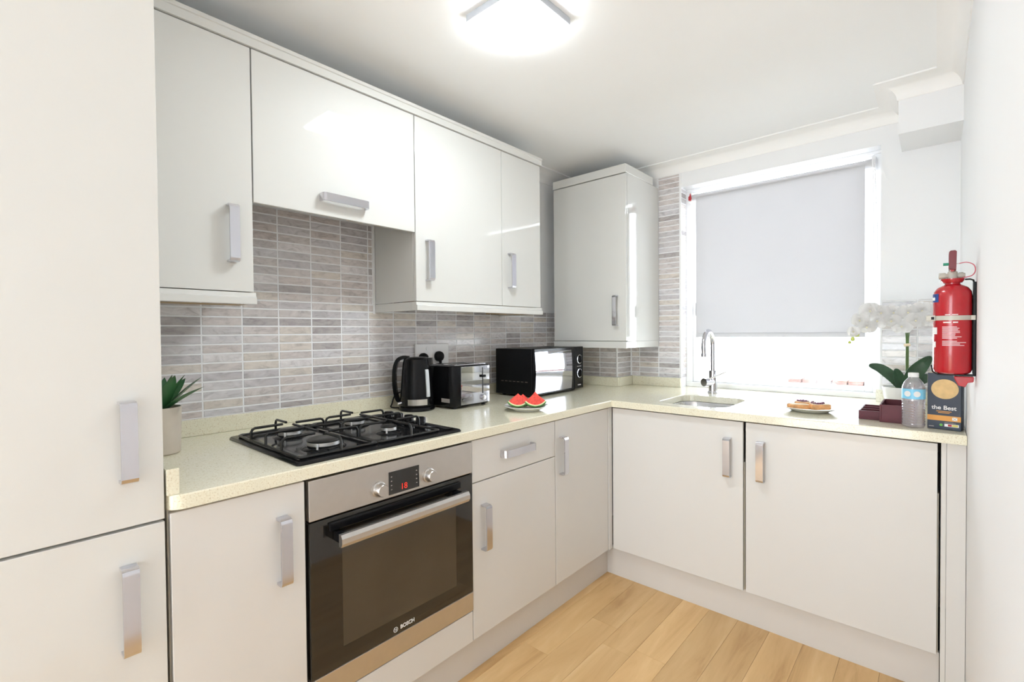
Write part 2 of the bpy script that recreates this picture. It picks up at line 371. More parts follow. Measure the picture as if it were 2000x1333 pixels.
# boxed-in pier in the corner and soffit box at the right
b = nb(); box(b, 0.0, 0.402, -0.188, 0.0, 0.6, 1.1665); wall_p = struct('wall_corner', b, 'wall')
b = nb(); box(b, 1.806, WX, -0.275, 0.0, 2.10, CZ); struct('trim_2', b, 'wall', 'white boxed-in bulkhead under the ceiling right of the window')
# cove
def sweep(path, prof):
    t = bmesh.new(); P = [Vector((a, c)) for a, c in path]; R = []
    for i, p in enumerate(P):
        ds = []
        if i > 0: ds.append((P[i] - P[i - 1]).normalized())
        if i < len(P) - 1: ds.append((P[i + 1] - P[i]).normalized())
        ns = [Vector((d.y, -d.x)) for d in ds]
        m = ns[0] if len(ns) == 1 else (ns[0] + ns[1]) / (1 + ns[0].dot(ns[1]))
        R.append([t.verts.new((p.x + m.x * o, p.y + m.y * o, z)) for o, z in prof])
    n = len(prof)
    for a, c in zip(R, R[1:]):
        for k in range(n): t.faces.new((a[k], a[(k + 1) % n], c[(k + 1) % n], c[k]))
    bmesh.ops.recalc_face_normals(t, faces=t.faces[:]); return t
prof = [(0.0, CZ), (0.0, CZ - 0.068), (0.004, CZ - 0.068)]
for k in range(9):
    a = k / 8 * PI / 2; prof.append((0.078 - 0.072 * math.cos(a), CZ - 0.064 + 0.058 * math.sin(a)))
prof += [(0.082, CZ - 0.006), (0.082, CZ)]
struct('trim_1', sweep([(0, YB + 0.01), (0, 0), (1.806, 0), (1.806, -0.275), (WX, -0.275), (WX, YB + 0.01)], prof), 'cove', 'white plaster coving around the ceiling edge', smooth=True)

# ------------------------------------------------------------------ wall tiles (each its own piece)
TW, TH, GAP = 0.1325, 0.0332, 0.0055
tb = nb(); box(tb, -0.5, 0.5, -0.5, 0.5, -0.5, 0.5)
tile_me = {}
def tile_mesh(axis):
    if axis in tile_me: return tile_me[axis]
    t = nb()
    if axis == 'x': box(t, -0.003, 0.003, -TW / 2 + GAP / 2, TW / 2 - GAP / 2, -TH / 2 + GAP / 2, TH / 2 - GAP / 2, r=0.0008, seg=1)
    else: box(t, -TW / 2 + GAP / 2, TW / 2 - GAP / 2, -0.003, 0.003, -TH / 2 + GAP / 2, TH / 2 - GAP / 2, r=0.0008, seg=1)
    me = bpy.data.meshes.new('tile'); t.to_mesh(me); t.free(); me.materials.append(MT['tile']); tile_me[axis] = me
    return me
def put_tile(parent, axis, c, u0, u1, z0, z1):
    """axis 'x': face +x at x=c, u is y; axis 'y': face -y at y=c, u is x"""
    if u1 - u0 < 0.012 or z1 - z0 < 0.008: return
    o = bpy.data.objects.new('tile', tile_mesh(axis)); COL.objects.link(o); o.parent = parent
    um, zm = (u0 + u1) / 2, (z0 + z1) / 2; su = (u1 - u0 - GAP) / (TW - GAP); sz = (z1 - z0 - GAP) / (TH - GAP)
    if axis == 'x': o.location = (c, um, zm); o.scale = (1, su, sz)
    else: o.location = (um, c, zm); o.scale = (su, 1, sz)
ZL = 1.3635
def rows(z0, z1):
    k = math.floor((z0 - ZL) / TH) ; out = []
    while ZL + k * TH < z1 - 1e-6:
        out.append((max(z0, ZL + k * TH), min(z1, ZL + (k + 1) * TH))); k += 1
    return out
ZT = 0.9725
def cols(u0, u1, ref):
    k = math.floor((u0 - ref) / TW + 1e-6); out = []
    while ref + k * TW < u1 - 1e-6:
        out.append((max(u0, ref + k * TW), min(u1, ref + (k + 1) * TW))); k += 1
    return out
for z0, z1 in rows(ZT, 1.396):
    for u0, u1 in cols(-2.6545, -0.192, -2.257): put_tile(wall_l, 'x', -0.0018, u0, u1, z0, z1)
for z0, z1 in rows(1.3635 + TH, 1.757):
    for u0, u1 in cols(-2.3254, -1.704, -2.257): put_tile(wall_l, 'x', -0.0018, u0, u1, z0, z1)
for z0, z1 in rows(ZT, 1.166):
    for u0, u1 in ((0.01, 0.145), (0.145, 0.2775), (0.2775, 0.398)): put_tile(wall_p, 'y', -0.1862, u0, u1, z0, z1)
    put_tile(wall_p, 'x', 0.4002, -0.184, -0.004, z0, z1)
    for u0, u1 in ((0.408, 0.4664), (0.4664, 0.5989)): put_tile(wall_b, 'y', 0.0018, u0, u1, z0, z1)
for z0, z1 in rows(ZT, 2.242): put_tile(wall_b, 'y', 0.0018, 0.5989, 0.737, z0, z1)
for z0, z1 in rows(ZT, 2.150): put_tile(wall_b, 'x', OX0 - 0.0018, 0.003, 0.079, z0, z1)
for z0, z1 in rows(ZT, 1.4055):
    for u0, u1 in ((1.733, 1.866), (1.866, 2.006)): put_tile(wall_b, 'y', 0.0018, u0, u1, z0, z1)
# white edge trims
b = nb(); box(b, OX0 - 0.009, OX0 + 0.002, -0.005, 0.003, ZT, 2.243); obj('tile_edge_trim', b, 'upvc', wall_b)
b = nb(); box(b, 0.398, 0.4065, -0.1925, -0.184, ZT, 1.166); obj('tile_edge_trim', b, 'upvc', wall_p)
b = nb(); box(b, -0.002, 0.005, -1.704, -1.694, 1.355, 1.757); obj('sealant_bead', b, 'upvc', wall_l)

# ------------------------------------------------------------------ window
FY0, FY1 = 0.080, 0.145
FL_, FR_ = OX0 + 0.034, OX1 - 0.034
b = nb(); box(b, OX0, OX1, FY0, FY1, HT + 0.0005, HT + 0.030, r=0.003); box(b, OX0, OX1, FY0, FY1, OZ1 - 0.016, OZ1, r=0.002)
box(b, OX0, FL_, FY0, FY1, HT + 0.0302, OZ1 - 0.0162, r=0.003); box(b, FR_, OX1, FY0, FY1, HT + 0.0302, OZ1 - 0.0162, r=0.003)
win = struct('window_1', b, 'upvc', 'white framed window over the sink')
b = nb(); box(b, FL_ + 0.0005, FL_ + 0.036, FY0 + 0.02, FY1 - 0.01, HT + 0.0305, OZ1 - 0.0165, r=0.003); box(b, FR_ - 0.036, FR_ - 0.0005, FY0 + 0.02, FY1 - 0.01, HT + 0.0305, OZ1 - 0.0165, r=0.003)
box(b, FL_ + 0.0362, FR_ - 0.0362, FY0 + 0.02, FY1 - 0.01, HT + 0.0305, HT + 0.042, r=0.003)
obj('sash', b, 'upvc', win)
b = nb(); box(b, FL_ + 0.034, FR_ - 0.034, 0.116, 0.120, HT + 0.041, OZ1 - 0.0165); obj('pane', b, 'glass', win)
b = nb(); box(b, OX0 + 0.058, OX0 + 0.072, FY0 + 0.004, FY0 + 0.03, 1.36, 1.44, r=0.003); obj('catch', b, 'blackmatt', win)
# unseen glazed opening, added behind the camera to let in fill daylight
b = nb(); box(b, RX0, RX0 + 0.05, YB - 0.08, YB - 0.02, 0, 2.15); box(b, RX1 - 0.05, RX1, YB - 0.08, YB - 0.02, 0, 2.15); box(b, RX0 + 0.0501, RX1 - 0.0501, YB - 0.08, YB - 0.02, 2.10, 2.15)
box(b, RX0 + 0.0501, RX1 - 0.0501, YB - 0.08, YB - 0.02, 0.0, 0.05)
w2 = struct('added_window_rear', b, 'upvc', 'unseen white framed glazed doors added behind the camera for daylight')
b = nb(); box(b, RX0 + 0.05, RX1 - 0.05, YB - 0.052, YB - 0.048, 0.05, 2.10); obj('pane', b, 'glass', w2)

# ------------------------------------------------------------------ outside
b = nb(); box(b, -6, 8, 0.5, 14, 0.2, 0.40); deck = struct('roof_terrace', b, 'render')
gw = thing('parapet_wall', 'low white rendered parapet with a row of red bricks outside the window', 'parapet', (1.3, 2.0, 0.40))
b = nb(); box(b, 0.2, 3.0, 1.98, 2.16, 0.40, 0.795); obj('wall_body', b, 'render', gw)
for k in range(13):
    x0 = 0.93 + k * 0.112
    b = nb(); box(b, x0, x0 + 0.102, 1.96 + random.uniform(-.004, .004), 2.16, 0.795, 0.83, r=0.003, seg=1); obj('brick', b, 'brickred', gw)
nh = thing('neighbouring_house', 'pale house with a pitched roof seen through the window below the blind', 'house', (-3.0, 9.0, 0.40))
b = nb(); box(b, -7, -0.6, 8, 11, 0.40, 0.75); obj('house_wall', b, 'render', nh)
b = nb(); prism(b, [(7.9, 0.75), (11.1, 0.75), (9.5, 1.75)], -7.1, -0.5, 'x'); obj('roof', b, 'slate', nh)
for x0 in (-3.2, -1.6):
    b = nb(); prism(b, [(8.35, 1.045), (8.95, 1.42), (8.93, 1.45), (8.33, 1.075)], x0, x0 + 0.55, 'x'); obj('rooflight', b, 'rooflight', nh)

# ------------------------------------------------------------------ handles
def vhandle(parent, face, u, z0, z1, axis='x', wid=0.028, out=0.030):
    """flat chrome D strap, vertical, on a door whose face is at `face`"""
    b = nb(); t = 0.006; q = 0.008
    d = [(0.0005, z0 + 0.003), (out - q, z0 + 0.003), (out - q * .3, z0 + 0.003 + q * .3), (out, z0 + 0.003 + q), (out, z1 - 0.003 - q), (out - q * .3, z1 - 0.003 - q * .3), (out - q, z1 - 0.003), (0.0005, z1 - 0.003)]
    pts = [(face + a, u, z) for a, z in d] if axis == 'x' else [(u, face - a, z) for a, z in d]
    strap(b, pts, (0, 1, 0) if axis == 'x' else (1, 0, 0), wid, t)
    return obj('handle', b, 'chrome', parent)
def hhandle(parent, face, u0, u1, z, wid=0.028, out=0.030):
    b = nb(); q = 0.008
    d = [(0.0005, u0 + 0.003), (out - q, u0 + 0.003), (out - q * .3, u0 + 0.003 + q * .3), (out, u0 + 0.003 + q), (out, u1 - 0.003 - q), (out - q * .3, u1 - 0.003 - q * .3), (out - q, u1 - 0.003), (0.0005, u1 - 0.003)]
    strap(b, [(face + a, u, z) for a, u in d], (0, 0, 1), wid, 0.006)
    return obj('handle', b, 'chrome', parent)
def doorx(parent, name, face, y0, y1, z0, z1, m='ivory_base', th=0.018, g=0.0014):
    b = nb(); box(b, face - th, face, y0 + g, y1 - g, z0 + g, z1 - g, r=0.0015)
    return obj(name, b, m, parent)
def doory(parent, name, face, x0, x1, z0, z1, m='ivory_base', th=0.018, g=0.0014):
    b = nb(); box(b, x0 + g, x1 - g, face, face + th, z0 + g, z1 - g, r=0.0015)
    return obj(name, b, m, parent)

# ------------------------------------------------------------------ tall unit
t = thing('tall_cabinet', 'full-height ivory cabinet with two doors at the left edge', 'cabinet', (0.34, -2.953, 0.0))
b = nb(); box(b, 0.004, 0.665, -3.253, YT - 0.002, 0.0, 2.235); obj('carcass', b, 'ivory', t)
d = doorx(t, 'door', XF, -3.253, YT + 0.001, 0.8660, 2.225, 'ivory'); vhandle(d, XF, -2.716, 0.963, 1.130)
d = doorx(t, 'door', XF, -3.253, YT + 0.001, 0.150, 0.8630, 'ivory'); vhandle(d, XF, -2.718, 0.610, 0.790)

# ------------------------------------------------------------------ base units, left run
def carcx(t, y0, y1, z0=0.150, z1=HB, m='carcass'):
    b = nb(); box(b, 0.004, XF - 0.020, y0 + 0.0005, y1 - 0.0005, z0, z1 - 0.0005); return obj('carcass', b, m, t)
DT = 0.876
t = thing('base_cabinet', 'narrow ivory base cabinet between the tall unit and the oven', 'cabinet', (0.35, -2.49, 0.15), 'ivory base cabinets')
carcx(t, -2.646, -2.346); d = doorx(t, 'door', XF, -2.645, -2.3465, 0.148, DT); vhandle(d, XF, -2.408, 0.629, 0.800)
t = thing('base_cabinet', 'ivory base cabinet with a drawer over its door, right of the oven', 'cabinet', (0.35, -1.49, 0.15), 'ivory base cabinets')
carcx(t, -1.740, -1.240)
d = doorx(t, 'door', XF, -1.7405, -1.2395, 0.148, 0.7195); vhandle(d, XF, -1.684, 0.466, 0.634)
d = doorx(t, 'drawer', XF, -1.7405, -1.2395, 0.7205, DT); hhandle(d, XF, -1.590, -1.405, 0.800)
t = thing('base_cabinet', 'ivory corner base cabinet, single door beside the inside corner', 'cabinet', (0.35, -1.0, 0.15), 'ivory base cabinets')
carcx(t, -1.238, -0.79)
d = doorx(t, 'door', XF, -1.2385, -0.789, 0.148, DT); vhandle(d, XF, -1.195, 0.632, 0.802)
# corner post
b = nb(); box(b, XF - 0.03, XF + 0.004, -0.787, YF, 0.148, DT + 0.003, r=0.001)
tag(obj('corner_post', b, 'ivory_base', org=(XF, -0.77, 0.148)), 'slim ivory corner post where the two cabinet runs meet', 'cabinet filler')
# filler panel under the oven
b = nb(); box(b, XF - 0.018, XF, -2.3445, -1.7425, 0.148, 0.2585, r=0.0015)
tag(obj('filler_panel', b, 'ivory_base', org=(XF, -2.04, 0.148)), 'plain ivory panel directly under the oven', 'panel')
# window run
def carcy(t, x0, x1):
    b = nb(); box(b, x0 + 0.0005, x1 - 0.0005, YF + 0.020, -0.004, 0.150, 0.70); return obj('carcass', b, 'carcass', t)
t = thing('base_cabinet', 'ivory sink base cabinet left of the centre gap under the window', 'cabinet', (1.0, -0.38, 0.15), 'ivory base cabinets')
carcy(t, 0.692, 1.322)
d = doory(t, 'door', YF, 0.692, 1.3205, 0.148, DT); vhandle(d, YF, 1.259, 0.632, 0.803, 'y')
t = thing('base_cabinet', 'wide ivory base cabinet right of the centre gap under the window', 'cabinet', (1.6, -0.38, 0.15), 'ivory base cabinets')
carcy(t, 1.328, 1.942)
d = doory(t, 'door', YF, 1.3285, 1.939, 0.148, DT); vhandle(d, YF, 1.390, 0.635, 0.803, 'y')
b = nb(); box(b, 1.9465, 1.960, YF - 0.001, YF + 0.025, 0.0, HB - 0.001, r=0.001); box(b, 1.9605, WX - 0.001, YF, YF + 0.02, 0.0, HB - 0.001, r=0.001)
tag(obj('end_panel', b, 'ivory_base', org=(1.975, -0.745, 0)), 'narrow ivory upright end panel against the right wall', 'panel')
# plinths
b = nb(); box(b, 0.626, 0.643, -2.65, -0.712, 0.0, 0.146, r=0.001)
tag(obj('plinth', b, 'plinth', org=(0.635, -1.68, 0)), 'long ivory plinth under the oven run of cabinets', 'plinth')
b = nb(); box(b, 0.6435, 1.945, -0.7285, -0.712, 0.0, 0.146, r=0.001)
tag(obj('plinth', b, 'plinth', org=(1.29, -0.72, 0)), 'ivory plinth under the two window cabinets', 'plinth')

# ------------------------------------------------------------------ worktop
def rrect(x0, x1, y0, y1, r, n=6):
    out = []
    for cx, cy, a0 in ((x1 - r, y1 - r, 0), (x0 + r, y1 - r, 90), (x0 + r, y0 + r, 180), (x1 - r, y0 + r, 270)):
        for k in range(n + 1):
            a = math.radians(a0 + 90 * k / n); out.append((cx + r * math.cos(a), cy + r * math.sin(a)))
    return out
SX0, SX1, SY0, SY1 = 0.893, 1.222, -0.690, -0.318
outer = [(0.004, YT + 0.004), (0.668, YT + 0.004)]
for k in range(7):
    a = -PI / 2 + PI / 2 * k / 6; outer.append((XW - 0.032 + 0.032 * math.cos(a), YT + 0.036 + 0.032 * math.sin(a)))
outer += [(XW, YW), (WX - 0.001, YW), (WX - 0.001, -0.003), (OX1 - 0.001, -0.003), (OX1 - 0.001, FY0 + 0.02), (OX0 + 0.001, FY0 + 0.02), (OX0 + 0.001, -0.003), (0.404, -0.003), (0.404, -0.190), (0.004, -0.190)]
hole = rrect(SX0, SX1, SY0, SY1, 0.07)
bm = nb(); ed = []
for loop in (outer, hole):
    vs = [bm.verts.new((x, y, HT)) for x, y in loop]
    for k in range(len(vs)): ed.append(bm.edges.new((vs[k], vs[(k + 1) % len(vs)])))
bmesh.ops.triangle_fill(bm, edges=ed, use_beauty=True)
kill = [f for f in bm.faces if SX0 + .02 < f.calc_center_median().x < SX1 - .02 and SY0 + .02 < f.calc_center_median().y < SY1 - .02 and all(SX0 - .001 <= v.co.x <= SX1 + .001 and SY0 - .001 <= v.co.y <= SY1 + .001 for v in f.verts)]
if kill: bmesh.ops.delete(bm, geom=kill, context='FACES')
for f in bm.faces:
    f.normal_update()
    if f.normal.z < 0: f.normal_flip()
ex = bmesh.ops.extrude_face_region(bm, geom=bm.faces[:])
top = [v for v in ex['geom'] if isinstance(v, bmesh.types.BMVert)]
low = [v for v in bm.verts if v not in set(top)]
for v in low: v.co.z = HB
bmesh.ops.recalc_face_normals(bm, faces=bm.faces[:])
eb = [e for e in bm.edges if e.verts[0].co.z > HT - 1e-4 and e.verts[1].co.z > HT - 1e-4 and len(e.link_faces) == 2 and e.calc_face_angle(0) > 1.0]
bmesh.ops.bevel(bm, geom=eb, offset=0.003, segments=2, profile=0.5, affect='EDGES')
wt = thing('worktop', 'cream speckled stone worktop running round the corner under the window', 'worktop', (0.7, -0.78, HB))
obj('slab', bm, 'quartz', wt)
for x0, x1, y0, y1 in ((0.0015, 0.0205, YT + 0.03, -0.2095), (0.0015, 0.4215, -0.2095, -0.1895), (0.4035, 0.4235, -0.1885, -0.002), (0.425, OX0 + 0.002, -0.0205, -0.0015),
                       (OX1 - 0.014, WX - 0.002, -0.0205, -0.0015), (0.0015, 0.690, YT + 0.0035, YT + 0.027)):
    b = nb(); box(b, x0, x1, y0, y1, HT + 0.0005, ZT, r=0.0012); obj('upstand', b, 'quartz', wt)
# ------------------------------------------------------------------ sink + tap
sk = thing('undermount_sink', 'small stainless steel sink set under the worktop below the window', 'sink', (1.06, -0.50, 0.73))
bm = nb(); rings = []
for off, z, r in ((-0.012, HB - 0.0005, 0.08), (0.004, HB - 0.002, 0.068), (0.010, HB - 0.02, 0.065), (0.016, HB - 0.12, 0.06), (0.030, HB - 0.150, 0.05), (0.07, HB - 0.155, 0.035)):
    rings.append([bm.verts.new((x, y, z)) for x, y in rrect(SX0 + off, SX1 - off, SY0 + off, SY1 - off, r)])
for a, c in zip(rings, rings[1:]):
    for k in range(len(a)): bm.faces.new((a[k], a[(k + 1) % len(a)], c[(k + 1) % len(a)], c[k]))
bm.faces.new(rings[-1][::-1]); bmesh.ops.recalc_face_normals(bm, faces=bm.faces[:])
obj('bowl', bm, 'sinksteel', sk, smooth=True)
b = nb(); cyl(b, (0.955, -0.362, 0.80), (0.955, -0.343, 0.80), 0.022); cyl(b, (0.955, -0.366, 0.80), (0.955, -0.360, 0.80), 0.012, mi=1); obj('overflow', b, ['chrome', 'black'], sk, True)
b = nb(); lathe(b, [(0.0, 0.729), (0.03, 0.729), (0.042, 0.7305), (0.045, 0.7285)], (1.057, -0.504, 0)); obj('drain', b, 'chrome', sk, True)
tp = thing('mixer_tap', 'tall chrome swan-neck mixer tap behind the sink', 'tap', (0.993, -0.162, HT))
X, Y = 0.993, -0.162
b = nb(); lathe(b, [(0, 0.0005), (0.029, 0.0005), (0.029, 0.006), (0.024, 0.012), (0.022, 0.05), (0.0215, 0.125), (0.018, 0.128), (0, 0.128)], (X, Y, HT)); obj('base', b, 'chrome', tp, True)
pts = [(X, Y, HT + 0.12), (X, Y, HT + 0.27)]
dx, dy = 0.03, -0.9995     # spout points out over the bowl
for k in range(1, 15):
    a = PI * k / 14 * 1.04; R0 = 0.078
    pts.append((X + dx * (R0 - R0 * math.cos(a)), Y + dy * (R0 - R0 * math.cos(a)), HT + 0.27 + R0 * math.sin(a)))
pts.append((pts[-1][0] - dx * 0.004, pts[-1][1] - dy * .004, pts[-1][2] - 0.035))
b = nb(); tube(b, pts, 0.0125, 16); obj('spout', b, 'chrome', tp, True)
b = nb(); e = Vector(pts[-1]); cyl(b, e + Vector((0, 0, 0.004)), e + Vector((0, 0, -0.016)), 0.0142); obj('aerator', b, 'chrome', tp, True)
# horizontal cartridge pointing at the room and lever to the right
cz = HT + 0.063
b = nb(); cyl(b, (X, Y, cz), (X - 0.030, Y - 0.060, cz), 0.021, 0.023); obj('cartridge', b, 'chrome', tp, True)
b = nb(); tube(b, [(X - 0.020, Y - 0.045, cz + 0.012), (X + 0.075, Y - 0.005, cz + 0.060)], [0.005, 0.004], 10); obj('lever', b, 'chrome', tp, True)

# ------------------------------------------------------------------ oven
ov = thing('built_in_oven', 'built-in steel and black glass oven under the hob', 'oven', (0.35, -2.04, 0.26))
OY0, OY1 = -2.338, -1.7425
b = nb(); box(b, 0.12, XF - 0.022, OY0, OY1, 0.262, 0.872); obj('carcass', b, 'gap', ov)
b = nb(); box(b, XF - 0.02, XF + 0.003, OY0, OY1, 0.762, 0.8725, r=0.002); cp = obj('control_panel', b, 'steel', ov)
b = nb(); box(b, XF + 0.0028, XF + 0.0045, -2.091, -1.977, 0.771, 0.841, r=0.0005); ds = obj('display', b, 'ovenglass', cp)
text('clock_digits', '18', 0.026, 'led', cp, (XF + 0.0048, -2.036, 0.787), '+x')
b = nb()
for k in range(4):
    box(b, XF + 0.0046, XF + 0.0048, -2.084, -2.079, 0.785 + k * 0.013, 0.788 + k * 0.013); box(b, XF + 0.0046, XF + 0.0048, -1.990, -1.985, 0.785 + k * 0.013, 0.788 + k * 0.013)
obj('touch_marks', b, 'greyprint', cp)['kind'] = 'stuff'
for yk in (-2.126, -1.939):
    b = nb(); lathe(b, [(0, 0.003), (0.0235, 0.003), (0.0235, 0.008), (0.020, 0.0095), (0.0185, 0.028), (0.0165, 0.031), (0, 0.031)], (XF, yk, 0.799), 32, axis=(1, 0, 0)); obj('knob', b, 'steel', cp, True)
b = nb(); box(b, XF - 0.02, XF + 0.004, OY0, OY1, 0.3325, 0.7585, r=0.002); od = obj('door', b, 'ovenglass', ov)
b = nb(); box(b, XF + 0.0038, XF + 0.0044, -2.246, -1.822, 0.385, 0.672); obj('window', b, 'ovenwindow', od)
b = nb(); box(b, XF - 0.02, XF + 0.004, OY0, OY1, 0.2635, 0.3315, r=0.002); obj('trim_strip', b, 'steel', ov)
HZ = 0.706
for yk in (-2.262, -1.826):
    b = nb(); box(b, XF + 0.004, XF + 0.052, yk - 0.010, yk + 0.010, HZ - 0.012, HZ + 0.014, r=0.003); obj('handle_bracket', b, 'black', od)
b = nb(); pr = [(XF + 0.047, HZ - 0.016), (XF + 0.058, HZ - 0.016), (XF + 0.064, HZ - 0.006), (XF + 0.064, HZ + 0.008), (XF + 0.058, HZ + 0.018), (XF + 0.047, HZ + 0.018)]
prism(b, pr, -2.278, -1.810, 'y'); obj('handle_bar', b, 'steel', od)
b = nb(); box(b, XF + 0.004, XF + 0.012, -2.285, -1.803, 0.722, 0.746, r=0.003); obj('handle_recess', b, 'black', od)
text('maker_lettering', 'BOSCH', 0.0165, 'whiteprint', od, (XF + 0.0042, -2.029, 0.3495), '+x', bold=0.0004)
b = nb()
ring = [(XF + 0.0043, -2.073 + 0.0075 * math.cos(2 * PI * k / 24), 0.3495 + 0.0075 * math.sin(2 * PI * k / 24)) for k in range(24)]
tube(b, ring, 0.0006, 6, closed=True); box(b, XF + 0.0041, XF + 0.0046, -2.0765, -2.0752, 0.3445, 0.3545); box(b, XF + 0.0041, XF + 0.0046, -2.0708, -2.0695, 0.3445, 0.3545); box(b, XF + 0.0041, XF + 0.0046, -2.0755, -2.0705, 0.349, 0.3500)
obj('maker_emblem', b, 'whiteprint', od)

# ------------------------------------------------------------------ hob
hb = thing('gas_hob', 'black four-burner gas hob set on the worktop over the oven', 'hob', (0.425, -2.065, HT))
HX0, HX1, HY0, HY1 = 0.163, 0.680, -2.362, -1.778
bm = nb(); rings = []
for off, z in ((0.0, HT + 0.0005), (0.0, HT + 0.004), (0.004, HT + 0.009), (0.030, HT + 0.012), (0.040, HT + 0.008), (0.06, HT + 0.0075)):
    rings.append([bm.verts.new((x, y, z)) for x, y in rrect(HX0 + off, HX1 - off, HY0 + off, HY1 - off * (0.6 if off > 0.02 else 1), max(0.004, 0.012 - off * .2), 3)])
for a, c in zip(rings, rings[1:]):
    for k in range(len(a)): bm.faces.new((a[k], a[(k + 1) % len(a)], c[(k + 1) % len(a)], c[k]))
bm.faces.new(rings[-1]); bm.faces.new(rings[0][::-1]); bmesh.ops.recalc_face_normals(bm, faces=bm.faces[:])
obj('hob_plate', bm, 'enamel', hb, smooth=True)
HP = HT + 0.0078
BURN = [(0.545, -2.222, 0.047), (0.315, -2.222, 0.036), (0.315, -1.985, 0.036), (0.520, -1.975, 0.026)]
for x, y, r in BURN:
    b = nb(); lathe(b, [(0, 0), (r + 0.018, 0), (r + 0.012, 0.004), (r + 0.003, 0.006), (r - 0.002, 0.0065), (0, 0.0065)], (x, y, HP), 40)
    q = obj('burner', b, 'enamel', hb, True)
    b = nb(); lathe(b, [(0, 0.0068), (r - 0.002, 0.0068), (r + 0.001, 0.010), (r, 0.0195), (r - 0.004, 0.0198), (0, 0.0198)], (x, y, HP), 40); obj('burner_ring', b, 'alu', q, True)
    b = nb(); lathe(b, [(0, 0.020), (r + 0.001, 0.020), (r + 0.002, 0.023), (r - 0.004, 0.027), (0, 0.0275)], (x, y, HP), 40); obj('burner_cap', b, 'iron', q, True)
    b = nb(); cyl(b, (x + (r + 0.010) * .7, y - (r + 0.010) * .7, HP), (x + (r + 0.010) * .7, y - (r + 0.010) * .7, HP + 0.020), 0.003, n=8, mi=0); obj('igniter', b, 'white', q)
GZ = HT + 0.052
def bar(b, p, q, legs=True): tube(b, [p, q], 0.0042, 8)
def arm(b, x0, y0, x1, y1):
    """finger: rises from the frame at (x0,y0) and runs level to (x1,y1)"""
    dx, dy = x1 - x0, y1 - y0; L = math.hypot(dx, dy); ux, uy = dx / L, dy / L
    tube(b, [(x0, y0, HT + 0.012), (x0, y0, GZ - 0.012), (x0 + ux * 0.004, y0 + uy * 0.004, GZ - 0.004), (x0 + ux * 0.012, y0 + uy * 0.012, GZ), (x1, y1, GZ)], 0.0042, 8)
for ya, yb in ((-2.345, -2.105), (-2.098, -1.862)):
    b = nb(); ym = (ya + yb) / 2; xm = 0.43
    fr = [(x, y, HT + 0.0155) for x, y in rrect(0.205, 0.655, ya, yb, 0.012, 3)]
    tube(b, fr, 0.0042, 8, closed=True)
    for x0, x1 in ((0.20, None),):
        pass
    for xc in (0.315, 0.540):
        arm(b, xc, ya, xc, ym - 0.022); arm(b, xc, yb, xc, ym + 0.022)
    arm(b, 0.205, ym, 0.290, ym); arm(b, 0.655, ym, 0.565, ym)
    tube(b, [(0.345, ym, GZ), (0.515, ym, GZ)], 0.0042, 8); tube(b, [(xm, ya, HT + 0.0155), (xm, ya, GZ - 0.006), (xm, ya + 0.008, GZ), (xm, yb - 0.008, GZ), (xm, yb, GZ - 0.006), (xm, yb, HT + 0.0155)], 0.0042, 8)
    for x, y in ((0.205 + .01, ya + .01), (0.655 - .01, ya + .01), (0.205 + .01, yb - .01), (0.655 - .01, yb - .01)): cyl(b, (x, y, HT + 0.008), (x, y, HT + 0.018), 0.006, n=10)
    obj('pan_support', b, 'iron', hb, True)
for x in (0.300, 0.366, 0.432, 0.505):
    b = nb(); lathe(b, [(0, 0), (0.021, 0), (0.021, 0.004), (0.018, 0.006), (0.0165, 0.026), (0.015, 0.028), (0, 0.028)], (x, -1.828, HP + 0.003), 28)
    k = obj('knob', b, 'black', hb, True)
    b = nb(); box(b, x - 0.012, x + 0.012, -1.8255 + 0.011, -1.8255 + 0.016, HP + 0.008, HP + 0.029, r=0.001); obj('knob_trim', b, 'chrome', k)

# ------------------------------------------------------------------ wall units
def wallunit(label, y0, y1, z0, z1):
    t = thing('wall_cabinet', label, 'cabinet', (0.15, (y0 + y1) / 2, z0), 'ivory wall cabinets over the oven run')
    b = nb(); box(b, 0.007, XU - 0.020, y0 + 0.0005, y1 - 0.0005, z0, z1); obj('carcass', b, 'ivory', t)
    return t
DZ0, DZ1 = 1.3986, 2.1705
t = wallunit('ivory wall cabinet with a tall door, leftmost beside the full-height unit', YT + 0.002, -2.3265, DZ0 + 0.002, DZ1)
d = doorx(t, 'door', XU, YT + 0.003, -2.3255, DZ0, DZ1, 'ivory'); vhandle(d, XU, -2.389, 1.488, 1.664)
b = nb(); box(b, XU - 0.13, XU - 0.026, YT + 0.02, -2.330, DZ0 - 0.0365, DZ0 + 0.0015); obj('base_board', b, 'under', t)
t = thing('extractor_cabinet', 'short ivory lift-up cabinet over the hob, hiding the extractor', 'cabinet', (0.15, -2.01, 1.684), 'ivory wall cabinets over the oven run')
b = nb(); box(b, 0.007, XU - 0.020, -2.3245, -1.6945, 1.765, DZ1); obj('carcass', b, 'ivory', t)
d = doorx(t, 'door', XU, -2.3245, -1.6945, 1.684, DZ1, 'ivory'); hhandle(d, XU, -2.106, -1.924, 1.746)
b = nb(); box(b, 0.02, XU - 0.022, -2.30, -1.72, 1.758, 1.7645); box(b, 0.05, XU - 0.05, -2.20, -1.82, 1.754, 1.758, mi=1); obj('extractor_hood', b, ['steel_dark', 'alu'], t)
t = wallunit('ivory wall cabinet with a wide door, just right of the lift-up cabinet', -1.6935, -1.1645, DZ0 + 0.002, DZ1)
d = doorx(t, 'door', XU, -1.6935, -1.164, DZ0, DZ1, 'ivory'); vhandle(d, XU, -1.630, 1.487, 1.661)
b = nb(); box(b, XU - 0.13, XU - 0.026, -1.67, -1.18, DZ0 - 0.030, DZ0 + 0.0015); obj('base_board', b, 'under', t)
